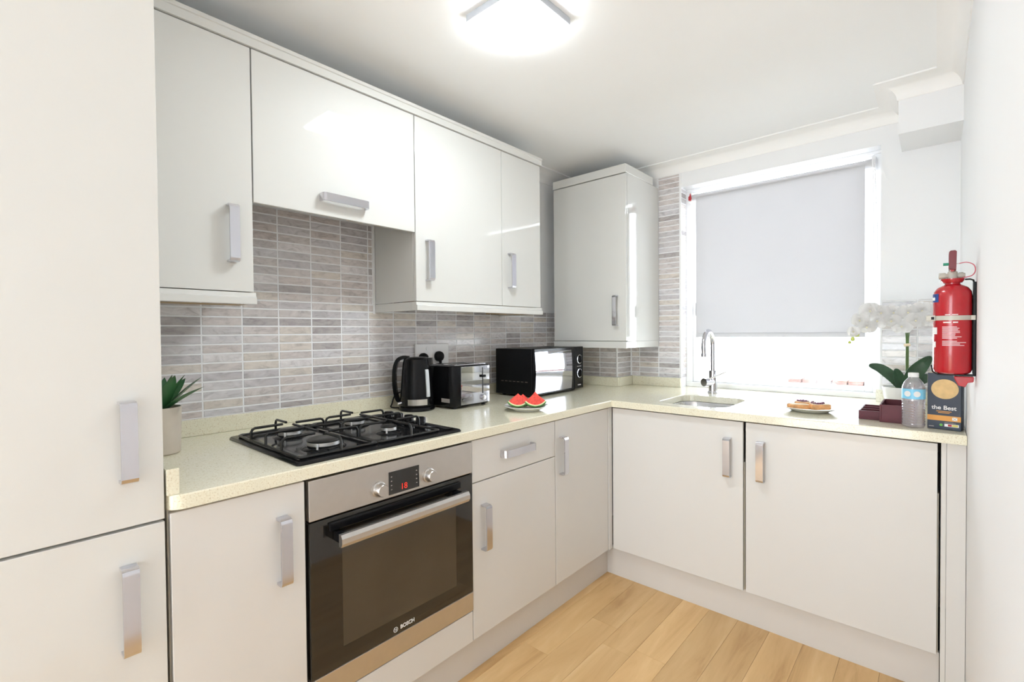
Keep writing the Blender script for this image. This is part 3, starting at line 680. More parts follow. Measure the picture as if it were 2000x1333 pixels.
t = wallunit('narrow ivory wall cabinet at the right end of the row', -1.1635, -0.8545, DZ0 + 0.002, DZ1)
d = doorx(t, 'door', XU, -1.164, -0.854, DZ0, DZ1, 'ivory'); vhandle(d, XU, -1.108, 1.489, 1.666)
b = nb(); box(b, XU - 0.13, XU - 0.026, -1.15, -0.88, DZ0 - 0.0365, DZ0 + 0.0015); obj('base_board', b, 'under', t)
# cornice and light rails
pr = [(0.02, DZ1 + 0.001), (XU + 0.008, DZ1 + 0.001), (XU + 0.008, DZ1 + 0.026), (XU + 0.012, DZ1 + 0.028), (XU + 0.012, DZ1 + 0.040), (0.02, DZ1 + 0.040)]
b = nb(); prism(b, pr, YT + 0.003, -0.846, 'y', r=0.001)
tag(obj('cornice', b, 'ivory', org=(0.3, -1.7, DZ1)), 'straight ivory cornice along the top of the row of wall cabinets', 'cornice')
def rail(label, y0, y1, ret0=False, ret1=False):
    b = nb(); pr = [(XU - 0.024, DZ0 - 0.0015), (XU + 0.004, DZ0 - 0.0015), (XU + 0.006, DZ0 - 0.014), (XU + 0.012, DZ0 - 0.017), (XU + 0.012, DZ0 - 0.0375), (XU - 0.024, DZ0 - 0.0375)]
    prism(b, pr, y0, y1, 'y', r=0.0008)
    if ret0: box(b, 0.008, XU - 0.0245, y0, y0 + 0.020, DZ0 - 0.0375, DZ0 - 0.0015, r=0.001)
    if ret1: box(b, 0.008, XU - 0.0245, y1 - 0.020, y1, DZ0 - 0.0375, DZ0 - 0.0015, r=0.001)
    tag(obj('light_rail', b, 'ivory', org=(XU, (y0 + y1) / 2, DZ0 - 0.0375)), label, 'light rail', 'light rails under the wall cabinets')
rail('short ivory light rail under the leftmost wall cabinet', YT + 0.003, -2.322)
rail('long ivory light rail under the two right-hand wall cabinets', -1.6965, -0.850, True, True)
# boiler cupboard
BX, BYF, BZ0, BZ1 = 0.6020, -0.4358, 1.2092, 2.1732
t = thing('boiler_cupboard', 'deep ivory corner cupboard beside the window, set lower than the others', 'cabinet', (0.3, -0.22, 1.168))
b = nb(); box(b, 0.085, BX, BYF + 0.0195, -0.005, BZ0 - 0.001, BZ1 + 0.003, r=0.001); obj('carcass', b, 'ivory', t)
d = doory(t, 'door', BYF, 0.09, BX + 0.001, BZ0, BZ1, 'ivory'); vhandle(d, BYF, 0.540, 1.297, 1.476, 'y', wid=0.024)
b = nb(); box(b, 0.088, BX + 0.002, BYF - 0.003, -0.086, BZ1 + 0.0035, 2.226, r=0.002); obj('cornice', b, 'ivory', t)
b = nb(); box(b, 0.088, BX + 0.001, BYF - 0.001, BYF + 0.019, 1.168, BZ0 - 0.0015, r=0.002); box(b, BX - 0.019, BX + 0.001, BYF + 0.0195, -0.21, 1.168, BZ0 - 0.0015, r=0.002)
box(b, BX - 0.019, BX + 0.0, -0.2095, -0.006, 1.168, BZ0 - 0.0015, r=0.002); obj('pelmet', b, 'ivory', t)
b = nb(); box(b, 0.09, BX - 0.022, BYF + 0.022, -0.20, 1.200, BZ0 - 0.002); obj('base_board', b, 'carcass', t)

# ------------------------------------------------------------------ ceiling lamp
lp = thing('ceiling_light', 'square flat white ceiling light switched on', 'ceiling light', (0.905, -1.718, CZ))
LX, LY, LH = 0.895, -1.706, 0.122
b = nb(); box(b, LX - LH, LX + LH, LY - LH, LY + LH, CZ - 0.024, CZ - 0.0005, r=0.002); obj('frame', b, 'lampframe', lp)
b = nb(); box(b, LX - LH + 0.004, LX + LH - 0.004, LY - LH + 0.004, LY + LH - 0.004, CZ - 0.032, CZ - 0.0245, r=0.003); obj('diffuser', b, 'lamp', lp)

# ------------------------------------------------------------------ roller blind
bl = thing('roller_blind', 'pale grey roller blind pulled down over most of the window', 'blind', (1.24, 0.05, 1.23))
ZB = 1.232
b = nb(); cyl(b, (0.800, 0.052, 2.088), (1.690, 0.052, 2.088), 0.021, n=28); obj('roller', b, 'blind', bl, True)
b = nb(); box(b, 0.826, 1.664, 0.0325, 0.0335, ZB + 0.012, 2.088); obj('fabric', b, 'blind', bl)
b = nb(); box(b, 0.824, 1.666, 0.028, 0.038, ZB - 0.006, ZB + 0.020, r=0.004); obj('bottom_bar', b, 'blind', bl)
for x0, x1 in ((0.780, 0.800), (1.690, 1.706)):
    b = nb(); box(b, x0, x1, 0.028, 0.0795, 2.060, 2.120, r=0.004); obj('bracket', b, 'white', bl)
pts = [(1.697, 0.022, 2.10), (1.699, 0.020, 1.8), (1.700, 0.020, 1.5), (1.703, 0.020, 1.46), (1.708, 0.020, 1.45), (1.713, 0.020, 1.46), (1.716, 0.020, 1.5), (1.714, 0.020, 1.8), (1.702, 0.022, 2.10)]
b = nb(); tube(b, pts, 0.0018, 6)
for k in range(60):
    z = 2.08 - k * 0.0103; lathe(b, [(0, -0.003), (0.003, 0), (0, 0.003)], (1.7165 - 0.014 * max(0, (z - 1.5)) / 0.6, 0.020, z), 6)
obj('chain', b, 'white', bl, True)
b = nb(); prism(b, [(0.784, 2.070), (0.800, 2.066), (0.803, 2.082), (0.800, 2.096), (0.795, 2.114), (0.790, 2.096), (0.784, 2.092)], 0.021, 0.025, 'y'); obj('safety_tag', b, 'redprint', bl)

# ------------------------------------------------------------------ wall socket and plugs
sc = thing('wall_socket', 'white double wall socket on the tiles behind the kettle', 'socket', (0.0035, -1.37, 1.14))
b = nb(); box(b, 0.004, 0.014, -1.478, -1.264, 1.085, 1.211, r=0.003); obj('faceplate', b, 'white', sc)
for y in (-1.405, -1.360):
    b = nb(); box(b, 0.0138, 0.017, y - 0.008, y + 0.008, 1.178, 1.196, r=0.002); obj('switch', b, 'white', sc)
for lab, y, z, pts in (('round black plug at the right of the socket, above the toaster', -1.335, 1.146, [(0.04, -1.335, 1.112), (0.042, -1.333, 1.09), (0.035, -1.325, 1.02), (0.035, -1.32, 0.93), (0.06, -1.33, 0.92)]),
                       ('round black plug at the left of the socket, half behind the kettle', -1.435, 1.140, [(0.04, -1.435, 1.105), (0.042, -1.435, 1.08), (0.035, -1.44, 1.0), (0.04, -1.45, 0.935), (0.06, -1.465, 0.921)])):
    p = thing('plug', lab, 'plug', (0.017, y, z), 'black plugs in the wall socket')
    b = nb(); lathe(b, [(0, 0.0145), (0.026, 0.0145), (0.027, 0.024), (0.024, 0.034), (0.016, 0.040), (0, 0.041)], (0, y, z), 28, axis=(1, 0, 0)); cyl(b, (0.030, y, z - 0.015), (0.034, y, z - 0.042), 0.009, 0.006); obj('body', b, 'blackmatt', p, True)
    b = nb(); tube(b, smooth_pts(pts, 5), 0.0034, 8); obj('cord', b, 'rubber', p, True)

# ------------------------------------------------------------------ kettle
KX, KY = 0.150, -1.575
kt = thing('kettle', 'black electric jug kettle with a steel band near its foot', 'kettle', (KX, KY, HT))
b = nb(); lathe(b, [(0, 0.0008), (0.080, 0.0008), (0.083, 0.006), (0.080, 0.016), (0.070, 0.020), (0, 0.020)], (KX, KY, HT), 48); obj('base', b, 'black', kt, True)
b = nb(); lathe(b, [(0, 0.0205), (0.074, 0.0205), (0.076, 0.026), (0.075, 0.05), (0.071, 0.11), (0.066, 0.18), (0.062, 0.215), (0.057, 0.232), (0.045, 0.240), (0, 0.243)], (KX, KY, HT), 48); obj('body', b, 'black', kt, True)
hx, hy = -0.747, -0.664
def around(r, a0, a1, z0, z1, n=20, th=0.001):
    """shell strip on the kettle skin between bearing angles"""
    t = bmesh.new(); V = []
    for k in range(n + 1):
        a = a0 + (a1 - a0) * k / n
        V.append([t.verts.new((KX + (r + o) * math.cos(a), KY + (r + o) * math.sin(a), z)) for o, z in ((0, z0), (th, z0), (th, z1), (0, z1))])
    for a, c in zip(V, V[1:]):
        for k in range(4): t.faces.new((a[k], a[(k + 1) % 4], c[(k + 1) % 4], c[k]))
    t.faces.new(V[0][::-1]); t.faces.new(V[-1]); bmesh.ops.recalc_face_normals(t, faces=t.faces[:]); return t
A0 = math.atan2(-0.75, 0.66)   # bearing that faces the camera
obj('steel_band', around(0.0752, A0 - 0.35, A0 + 0.85, HT + 0.028, HT + 0.054), 'steel', kt, smooth=True)
# handle loops out on the far side from the spout
L = [(0.035, 0.238), (0.060, 0.240), (0.084, 0.228), (0.098, 0.195), (0.102, 0.140), (0.098, 0.085), (0.088, 0.048), (0.072, 0.032)]
L = smooth_pts([(KX + hx * r, KY + hy * r, HT + z) for r, z in L], 5)
b = nb(); strap(b, L, (-hy, hx, 0), 0.026, 0.016); obj('handle', b, 'black', kt)
b = nb(); tube(b, [Vector(p) + Vector((-hy, hx, 0)) * -0.0135 + Vector((hx, hy, 0)) * -0.004 for p in L], 0.0017, 6); obj('handle_trim', b, 'chrome', kt, True)
sx, sy = 0.747, 0.664
b = nb(); prism(b, [(-0.022, 0.205), (0.022, 0.205), (0.014, 0.238), (-0.014, 0.238)], 0.050, 0.073, 'y')
Rz = Matrix.Rotation(math.atan2(sy, sx) - PI / 2, 4, 'Z'); b.transform(Matrix.Translation((KX, KY, HT)) @ Rz); obj('spout', b, 'black', kt)
ga = A0 + 0.92
b = nb(); gx, gy = math.cos(ga), math.sin(ga)
strap(b, [(KX + gx * r, KY + gy * r, HT + z) for r, z in ((0.0762, 0.064), (0.0765, 0.075), (0.0735, 0.12), (0.0700, 0.165), (0.0682, 0.180), (0.066, 0.186))], (-gy, gx, 0), 0.017, 0.006); obj('water_gauge', b, 'gauge', kt)
b = nb(); ka = A0 - 0.95; cyl(b, (KX + math.cos(ka) * .074, KY + math.sin(ka) * .074, HT + 0.036), (KX + math.cos(ka) * .092, KY + math.sin(ka) * .092, HT + 0.034), 0.007); obj('switch', b, 'chrome', kt, True)
b = nb(); tube(b, smooth_pts([(KX + hx * .074, KY + hy * .074, HT + 0.008), (KX - 0.115, KY - 0.06, HT + 0.006), (KX - 0.125, KY - 0.05, HT + 0.02), (KX - 0.118, KY - 0.035, HT + 0.06), (KX - 0.112, KY + 0.02, HT + 0.075), (KX - 0.110, KY + 0.09, HT + 0.05)], 6), 0.003, 8); obj('cord', b, 'rubber', kt, True)

# ------------------------------------------------------------------ toaster
ts = thing('toaster', 'black two-slot toaster with a mirror-bright front between kettle and microwave', 'toaster', (0.19, -1.362, HT))
TX0, TX1, TY0, TY1, TZ1 = 0.085, 0.303, -1.486, -1.240, 1.114
b = nb(); prism(b, rrect(TX0, TX1 - 0.004, TY0, TY1, 0.030, 6), HT + 0.008, TZ1, 'z', r=0.008)
obj('housing', b, 'black', ts, True)
b = nb(); box(b, TX1 - 0.0045, TX1, TY0 + 0.046, TY1 - 0.014, HT + 0.016, TZ1 - 0.006, r=0.0015); obj('front_panel', b, 'mirror', ts)
b = nb(); box(b, TX0 + 0.02, TX1 - 0.02, TY0 + 0.025, TY1 - 0.02, TZ1 - 0.0005, TZ1 + 0.003, r=0.0012); tpn = obj('top_plate', b, 'chrome', ts)
for x in (0.155, 0.225):
    b = nb(); box(b, x - 0.015, x + 0.015, TY0 + 0.045, TY1 - 0.04, TZ1 + 0.0028, TZ1 + 0.0035); obj('slot', b, 'rubber', ts)
b = nb(); box(b, TX1 - 0.001, TX1 + 0.0006, TY1 - 0.064, TY1 - 0.058, HT + 0.06, TZ1 - 0.015); obj('reflection_strip', b, 'rubber', ts)  # dark strip laid on the front in place of a reflection
b = nb(); box(b, TX1 + 0.0005, TX1 + 0.013, TY1 - 0.072, TY1 - 0.050, TZ1 - 0.062, TZ1 - 0.050, r=0.003); obj('lever', b, 'black', ts)  # made-up lever standing in for a reflected spot
b = nb(); lathe(b, [(0, 0), (0.013, 0), (0.012, 0.010), (0, 0.011)], (TX1, TY1 - 0.061, HT + 0.040), 24, axis=(1, 0, 0)); obj('dial', b, 'chrome', ts, True)
b = nb(); box(b, TX1 - 0.085, TX1 - 0.028, TY0 - 0.001, TY0 + 0.0005, HT + 0.030, HT + 0.048); obj('badge', b, 'greyprint', ts)
b = nb()
for x in (TX0 + 0.03, TX1 - 0.03):
    for y in (TY0 + 0.03, TY1 - 0.03): b = nb(); cyl(b, (x, y, HT + 0.0005), (x, y, HT + 0.009), 0.010, n=14); obj('foot', b, 'rubber', ts)
b = nb(); tube(b, smooth_pts([(0.10, TY1 + 0.001, HT + 0.07), (0.07, TY1 + 0.04, HT + 0.075), (0.05, TY1 + 0.10, HT + 0.09), (0.04, TY1 + 0.16, HT + 0.10)], 6), 0.0032, 8); obj('cord', b, 'rubber', ts, True)

# ------------------------------------------------------------------ microwave
mw = thing('microwave', 'black microwave with a mirrored door in the corner of the worktop', 'microwave', (0.345, -0.958, HT))
MX0, MX1, MY0, MY1, MZ0, MZ1 = 0.072, 0.345, -0.958, -0.462, 0.925, 1.178
b = nb(); box(b, MX0, MX1 - 0.018, MY0 + 0.002, MY1 - 0.002, MZ0, MZ1 - 0.002, r=0.003); obj('housing', b, 'blackmatt', mw)
b = nb(); box(b, MX1 - 0.0175, MX1, MY0, MY1 - 0.100, MZ0 + 0.002, MZ1, r=0.004); md = obj('door', b, 'black', mw)
# slightly bowed mirror glass
bm = nb(); V = []
for i in range(13):
    row = []
    for j in range(3):
        z = MZ0 + 0.012 + (MZ1 - MZ0 - 0.030) * i / 12; y = MY0 + 0.004 + (MY1 - 0.134 - MY0 - 0.004) * j / 2
        row.append(bm.verts.new((MX1 + 0.0015 + 0.006 * math.sin(PI * i / 12), y, z)))
    V.append(row)
for a, c in zip(V, V[1:]):
    for j in range(2): bm.faces.new((a[j], a[j + 1], c[j + 1], c[j]))
bmesh.ops.recalc_face_normals(bm, faces=bm.faces[:]); bmesh.ops.solidify(bm, geom=bm.faces[:], thickness=0.002)
obj('door_glass', bm, 'mirror', md, True)
b = nb(); box(b, MX1 - 0.0175, MX1 + 0.001, MY1 - 0.0985, MY1, MZ0 + 0.002, MZ1, r=0.004); mc = obj('control_panel', b, 'black', mw)
for z in (1.102, 1.018):
    b = nb(); lathe(b, [(0.0275, 0.0), (0.0275, 0.004), (0.0235, 0.005), (0.0235, 0.0)], (MX1 + 0.001, MY1 - 0.048, z), 32, axis=(1, 0, 0)); obj('dial_ring', b, 'chrome', mc, True)
    b = nb(); lathe(b, [(0, 0), (0.019, 0), (0.018, 0.012), (0, 0.013)], (MX1 + 0.001, MY1 - 0.048, z), 28, axis=(1, 0, 0)); box(b, MX1 + 0.012, MX1 + 0.018, MY1 - 0.0505, MY1 - 0.0455, z - 0.017, z + 0.017, r=0.001); obj('dial', b, 'black', mc, True)
b = nb(); box(b, MX1 + 0.001, MX1 + 0.002, MY1 - 0.070, MY1 - 0.026, 1.058, 1.062); box(b, MX1 + 0.001, MX1 + 0.002, MY1 - 0.065, MY1 - 0.031, 0.945, 0.952); obj('panel_print', b, 'greyprint', mc)['kind'] = 'stuff'
b = nb()
for k in range(7): box(b, MX0 + 0.04 + k * 0.028, MX0 + 0.058 + k * 0.028, MY0 + 0.0012, MY0 + 0.0022, MZ0 + 0.07, MZ0 + 0.074)
obj('vent_slots', b, 'gap', mw)['kind'] = 'stuff'
b = nb()
for x in (MX0 + 0.03, MX1 - 0.05):
    for y in (MY0 + 0.04, MY1 - 0.04): b = nb(); cyl(b, (x, y, HT + 0.0005), (x, y, MZ0 + 0.001), 0.012, n=14); obj('foot', b, 'rubber', mw)
mw.rotation_euler = (0, 0, math.radians(2.2))

# ------------------------------------------------------------------ plates and food
def plate(label, x, y, r):
    b = nb(); lathe(b, [(0, 0.0008), (r * .58, 0.0008), (r * .62, 0.004), (r * .80, 0.012), (r, 0.020), (r * 0.998, 0.0225), (r * .78, 0.0155), (r * .60, 0.0075), (0, 0.0065)], (x, y, HT), 56)
    return tag(obj('plate', b, 'china', org=(x, y, HT), smooth=True), label, 'plate', 'white plates of food')
plate('white plate holding watermelon slices in front of the microwave', 0.555, -1.275, 0.100)
plate('white plate holding topped toast between sink and wooden tray', 1.525, -0.530, 0.120)
def melon(label, x, y, yaw, lean, wdt, hgt, th=0.016):
    """wedge of melon standing on its curved rind"""
    t = thing('watermelon_slice', label, 'watermelon slice', (x, y, HT + 0.0125), 'watermelon slices on the plate')
    A = math.asin(min(0.99, wdt / 2 / (hgt))) ; n = 12
    def sector(r0, r1):
        if r0 <= 0: p = [(0, 0)] + [(r1 * math.sin(-A + 2 * A * k / n), -r1 * math.cos(-A + 2 * A * k / n)) for k in range(n + 1)]
        else: p = [(r1 * math.sin(-A + 2 * A * k / n), -r1 * math.cos(-A + 2 * A * k / n)) for k in range(n + 1)] + [(r0 * math.sin(A - 2 * A * k / n), -r0 * math.cos(A - 2 * A * k / n)) for k in range(n + 1)]
        return p
    T = Matrix.Translation((x, y, HT + 0.0125)) @ Matrix.Rotation(yaw, 4, 'Z') @ Matrix.Rotation(lean, 4, 'X') @ Matrix.Translation((0, 0, hgt))
    for nm, r0, r1, m in (('flesh', 0, hgt - 0.009, 'flesh'), ('pith', hgt - 0.009, hgt - 0.004, 'pith'), ('rind', hgt - 0.004, hgt, 'rind')):
        b = nb(); prism(b, sector(r0, r1), -th / 2, th / 2, 'y'); b.transform(T); obj(nm, b, m, t)
cy = math.radians(41)
melon('watermelon slice standing front left on the plate', 0.528, -1.302, cy, -0.42, 0.096, 0.063)
melon('watermelon slice standing front right on the plate', 0.588, -1.250, cy + 0.10, -0.42, 0.100, 0.066)
melon('watermelon slice behind the front left slice', 0.530, -1.268, cy + 0.1, -0.40, 0.080, 0.057)
melon('watermelon slice behind the front right slice', 0.572, -1.232, cy + 0.05, -0.40, 0.086, 0.068)
def toast(label, x, y, z, yaw, tilt, top, wx=0.095, wy=0.055, th=0.018):
    t = thing('toast', label, 'toast', (x, y, z), 'toast slices on the plate')
    T = Matrix.Translation((x, y, z)) @ Matrix.Rotation(yaw, 4, 'Z') @ Matrix.Rotation(tilt, 4, 'Y')
    b = nb(); prism(b, rrect(-wx / 2, wx / 2, -wy / 2, wy / 2, 0.014, 4), 0, th, 'z', r=0.003); b.transform(T); obj('bread', b, 'bread', t, True)
    b = nb(); prism(b, rrect(-wx / 2 + .004, wx / 2 - .004, -wy / 2 + .004, wy / 2 - .004, 0.012, 4), th - 0.0005, th + 0.002, 'z'); b.transform(T); obj('butter', b, 'crumb', t)
    if top:
        b = nb(); rnd = random.Random(int(x * 1000))
        for k in range(top):
            a, c = rnd.uniform(-wx / 2 + .012, wx / 2 - .012), rnd.uniform(-wy / 2 + .010, wy / 2 - .010); r = rnd.uniform(0.003, 0.006)
            lathe(b, [(0, 0), (r, 0.001), (r * 1.1, r * .7), (r * .6, r * 1.3), (0, r * 1.5)], (a, c, th + 0.0015), 8)
        b.transform(T); obj('topping', b, 'jam', t, True)
PZ = HT + 0.0115
toast('plain buttered toast at the left of the plate', 1.490, -0.568, PZ + 0.001, 0.62, 0.03, 0, 0.084, 0.048)
toast('toast with berry topping at the front right of the plate', 1.562, -0.538, PZ + 0.001, 0.72, 0.0, 20, 0.078, 0.052, 0.021)
toast('toast with berry topping at the back of the plate', 1.505, -0.505, PZ + 0.003, 0.50, 0.03, 16, 0.080, 0.050, 0.020)

# ------------------------------------------------------------------ succulent
PX, PY = 0.220, -2.560
sp = thing('potted_succulent', 'spiky green succulent in a beige pot beside the tall unit', 'potted plant', (PX, PY, HT))
b = nb(); lathe(b, [(0, 0.0008), (0.046, 0.0008), (0.049, 0.004), (0.0525, 0.10), (0.0530, 0.137), (0.0510, 0.138), (0.0490, 0.132), (0.0485, 0.122), (0, 0.122)], (PX, PY, HT), 40); obj('pot', b, 'pot', sp, True)
b = nb(); lathe(b, [(0.0482, 0.120), (0.046, 0.126), (0.02, 0.130), (0, 0.131)], (PX, PY, HT), 24); obj('soil', b, 'soil', sp, True)
def blade(b, base, dirn, L, wid, rise, curl=0.4):
    """thick pointed succulent leaf"""
    t = bmesh.new(); d = Vector((math.cos(dirn), math.sin(dirn), 0)); s = Vector((-d.y, d.x, 0)); R = []; n = 9
    for k in range(n + 1):
        u = k / n; el = rise + curl * (0.5 - u)
        p = Vector(base) if k == 0 else p + (d * math.cos(el) + Vector((0, 0, 1)) * math.sin(el)) * (L / n)
        up = (-d * math.sin(el) + Vector((0, 0, 1)) * math.cos(el)); wv = 1.9 * wid * (0.55 + 1.1 * u - 1.2 * u * u) * (1 - u ** 6) + 0.0006; tv = 0.30 * wv
        R.append([t.verts.new(q) for q in (p + s * wv, p + up * tv * .15, p - s * wv, p - up * tv)])
    for a, c in zip(R, R[1:]):
        for k in range(4): t.faces.new((a[k], a[(k + 1) % 4], c[(k + 1) % 4], c[k]))
    t.faces.new(R[0][::-1]); t.faces.new(R[-1]); bmesh.ops.recalc_face_normals(t, faces=t.faces[:]); _merge(b, t)
for az, L, rise, wd in ((0.75, 0.140, 0.55, 0.013), (1.35, 0.135, 0.80, 0.013), (0.25, 0.130, 1.0, 0.013), (1.0, 0.120, 1.10, 0.012), (-0.5, 0.125, 0.8, 0.013), (2.2, 0.125, 0.8, 0.013), (3.0, 0.115, 0.9, 0.012), (-1.3, 0.105, 1.0, 0.012), (4.0, 0.105, 1.0, 0.012), (0.8, 0.11, 1.35, 0.011), (2.6, 0.10, 1.3, 0.010), (5.2, 0.10, 1.3, 0.010)):
    b = nb(); blade(b, (PX + 0.010 * math.cos(az), PY + 0.010 * math.sin(az), HT + 0.127), az, L, wd, rise); obj('leaf', b, 'succ', sp, True)

# ------------------------------------------------------------------ orchid
QX, QY = 1.822, -0.245
oc = thing('potted_orchid', 'white flowering orchid in a white pot at the right of the window', 'potted plant', (QX, QY, HT))
b = nb(); lathe(b, [(0, 0.0008), (0.045, 0.0008), (0.050, 0.005), (0.066, 0.06), (0.070, 0.098), (0.067, 0.099), (0.064, 0.090), (0, 0.086)], (QX, QY, HT), 40); obj('pot', b, 'china', oc, True)
b = nb(); lathe(b, [(0.063, 0.086), (0.05, 0.092), (0, 0.095)], (QX, QY, HT), 20); obj('moss', b, 'stem', oc, True)
def strapleaf(b, pts, wid):
    P = smooth_pts(pts, 6); t = bmesh.new(); R = []; n = len(P)
    for i, p in enumerate(P):
        d = (P[min(i + 1, n - 1)] - P[max(i - 1, 0)]).normalized(); s = d.cross(Vector((0.3, -0.8, 0.5))).normalized(); u = i / (n - 1)
        wv = wid * math.sin(PI * (0.12 + 0.86 * u)) ** 0.7 + 0.001; nn = s.cross(d)
        R.append([t.verts.new(p + s * wv + nn * 0.004), t.verts.new(p - nn * 0.003), t.verts.new(p - s * wv + nn * 0.004)])
    for a, c in zip(R, R[1:]):
        for k in range(2): t.faces.new((a[k], a[k + 1], c[k + 1], c[k]))
    bmesh.ops.recalc_face_normals(t, faces=t.faces[:]); bmesh.ops.solidify(t, geom=t.faces[:], thickness=0.0015); _merge(b, t)
zz = HT + 0.09
for pts, wd in (([(QX, QY, zz), (QX - 0.03, QY, zz + 0.045), (QX - 0.075, QY - 0.005, zz + 0.085), (QX - 0.115, QY - 0.008, zz + 0.098)], 0.024),
                ([(QX + 0.01, QY - 0.01, zz), (QX + 0.035, QY - 0.02, zz + 0.06), (QX + 0.065, QY - 0.03, zz + 0.105), (QX + 0.095, QY - 0.035, zz + 0.145)], 0.027),
                ([(QX, QY - 0.015, zz), (QX - 0.010, QY - 0.03, zz + 0.05), (QX - 0.022, QY - 0.035, zz + 0.088)], 0.020),
                ([(QX + 0.02, QY + 0.01, zz), (QX + 0.06, QY + 0.04, zz + 0.04), (QX + 0.11, QY + 0.06, zz + 0.05)], 0.022)):
    b = nb(); strapleaf(b, pts, wd); obj('leaf', b, 'leafdark', oc, True)
stems = []
S1 = [(QX + 0.012, QY, zz), (QX + 0.013, QY, 1.12), (QX + 0.012, QY, 1.24), (QX + 0.0, QY, 1.29), (QX - 0.045, QY - 0.01, 1.325), (QX - 0.10, QY - 0.02, 1.325), (QX - 0.135, QY - 0.03, 1.285), (QX - 0.165, QY - 0.035, 1.235)]
S2 = [(QX + 0.020, QY + 0.004, zz), (QX + 0.020, QY, 1.12), (QX + 0.022, QY, 1.25), (QX + 0.040, QY - 0.005, 1.30), (QX + 0.075, QY - 0.01, 1.325), (QX + 0.115, QY - 0.015, 1.315)]
S3 = [(QX + 0.016, QY - 0.004, zz), (QX + 0.016, QY, 1.12), (QX + 0.017, QY, 1.31)]
for s in (S1, S2, S3):
    b = nb(); tube(b, smooth_pts(s, 6), 0.0022, 8); obj('stem', b, 'stem', oc, True)
b = nb(); tube(b, [(QX + 0.005, QY - 0.006, 1.195), (QX + 0.027, QY - 0.006, 1.198)], 0.006, 8); obj('stem_clip', b, 'crumb', oc, True)
def petal_bm(b, c, fwd, rot, L, wid):
    f = Vector(fwd).normalized(); s = f.cross(Vector((0, 0, 1))).normalized(); u = s.cross(f)
    d = s * math.sin(rot) + u * math.cos(rot); e = f.cross(d); t = bmesh.new(); R = []; n = 6
    for k in range(n + 1):
        a = k / n; p = Vector(c) + d * L * a + f * (0.010 * math.sin(a * PI) - 0.006 * a); wv = wid * math.sin(PI * (0.10 + 0.84 * a)) ** 0.8
        R.append([t.verts.new(p + e * wv - f * 0.002), t.verts.new(p + f * 0.001), t.verts.new(p - e * wv - f * 0.002)])
    for a, c2 in zip(R, R[1:]):
        for k in range(2): t.faces.new((a[k], a[k + 1], c2[k + 1], c2[k]))
    bmesh.ops.solidify(t, geom=t.faces[:], thickness=0.0008); _merge(b, t)
FL = [(-0.110, -0.035, 1.345, .040, -.5), (-0.070, -0.035, 1.335, .036, .1), (-0.085, -0.04, 1.300, .040, -.1), (-0.145, -0.045, 1.305, .034, -.8), (-0.120, -0.045, 1.275, .034, .2), (-0.168, -0.05, 1.255, .024, -.5), (-0.030, -0.03, 1.335, .034, .4), (-0.035, -0.04, 1.300, .032, -.3),
      (0.000, -0.04, 1.275, .036, -.2), (0.020, -0.035, 1.335, .036, .3), (0.045, -0.04, 1.300, .036, .1), (0.065, -0.03, 1.340, .040, .3), (0.085, -0.04, 1.305, .038, .5), (0.110, -0.03, 1.340, .036, .2)]
for i, (a, c, z, r, tw) in enumerate(FL):
    rnd = random.Random(i); P0 = (QX + a, QY + c, z); fwd = (0.15 * tw + rnd.uniform(-.25, .25), -1, rnd.uniform(-.35, .15))
    b = nb()
    for k, (ang, L, wd) in enumerate(((0, 1.0, .52), (1.15, 1.1, .78), (-1.15, 1.1, .78), (2.35, .95, .48), (-2.35, .95, .48))): petal_bm(b, P0, fwd, ang + rnd.uniform(-.15, .15), r * L, r * wd)
    fo = obj('flower', b, 'petal', oc, True)
    b = nb(); lathe(b, [(0, 0), (0.003, 0.002), (0.0038, 0.005), (0.002, 0.008), (0, 0.009)], P0, 10, axis=fwd); obj('lip', b, 'lip', fo, True)
for a, c, z, r in ((-0.158, -0.038, 1.243, .013), (-0.172, -0.042, 1.222, .011), (-0.183, -0.046, 1.207, .008)):
    b = nb(); lathe(b, [(0, -r), (r * .7, -r * .6), (r * .8, 0), (r * .5, r * .8), (0, r)], (QX + a, QY + c, z), 12); obj('bud', b, 'bud', oc, True)

# ------------------------------------------------------------------ wooden tray
tr = thing('condiment_tray', 'dark red wooden tray with compartments left of the water bottle', 'tray', (1.78, -0.56, HT))
b = nb(); x0, x1, y0, y1, zl = 1.706, 1.772, -0.626, -0.425, HT + 0.034
box(b, x0, x1, y0, y1, HT + 0.0008, HT + 0.006); box(b, x0, x0 + 0.005, y0, y1, HT + 0.006, zl)
for y in (y0, y0 + 0.065, y0 + 0.130, y1 - 0.005): box(b, x0 + 0.005, x1, y, y + 0.006, HT + 0.006, zl, r=0.0008)
obj('low_tray', b, 'mahogany', tr)
b = nb(); x0, x1, y0, y1, zh = 1.773, 1.880, -0.655, -0.455, HT + 0.066
box(b, x0, x1, y0, y1, HT + 0.0008, HT + 0.007); box(b, x0, x0 + 0.006, y0, y1, HT + 0.007, zh, r=0.0008); box(b, x1 - 0.006, x1, y0, y1, HT + 0.007, zh, r=0.0008)
box(b, x0 + 0.006, x1 - 0.006, y0, y0 + 0.006, HT + 0.007, zh, r=0.0008); box(b, x0 + 0.006, x1 - 0.006, y1 - 0.006, y1, HT + 0.007, zh, r=0.0008)
obj('tall_box', b, 'mahogany', tr)
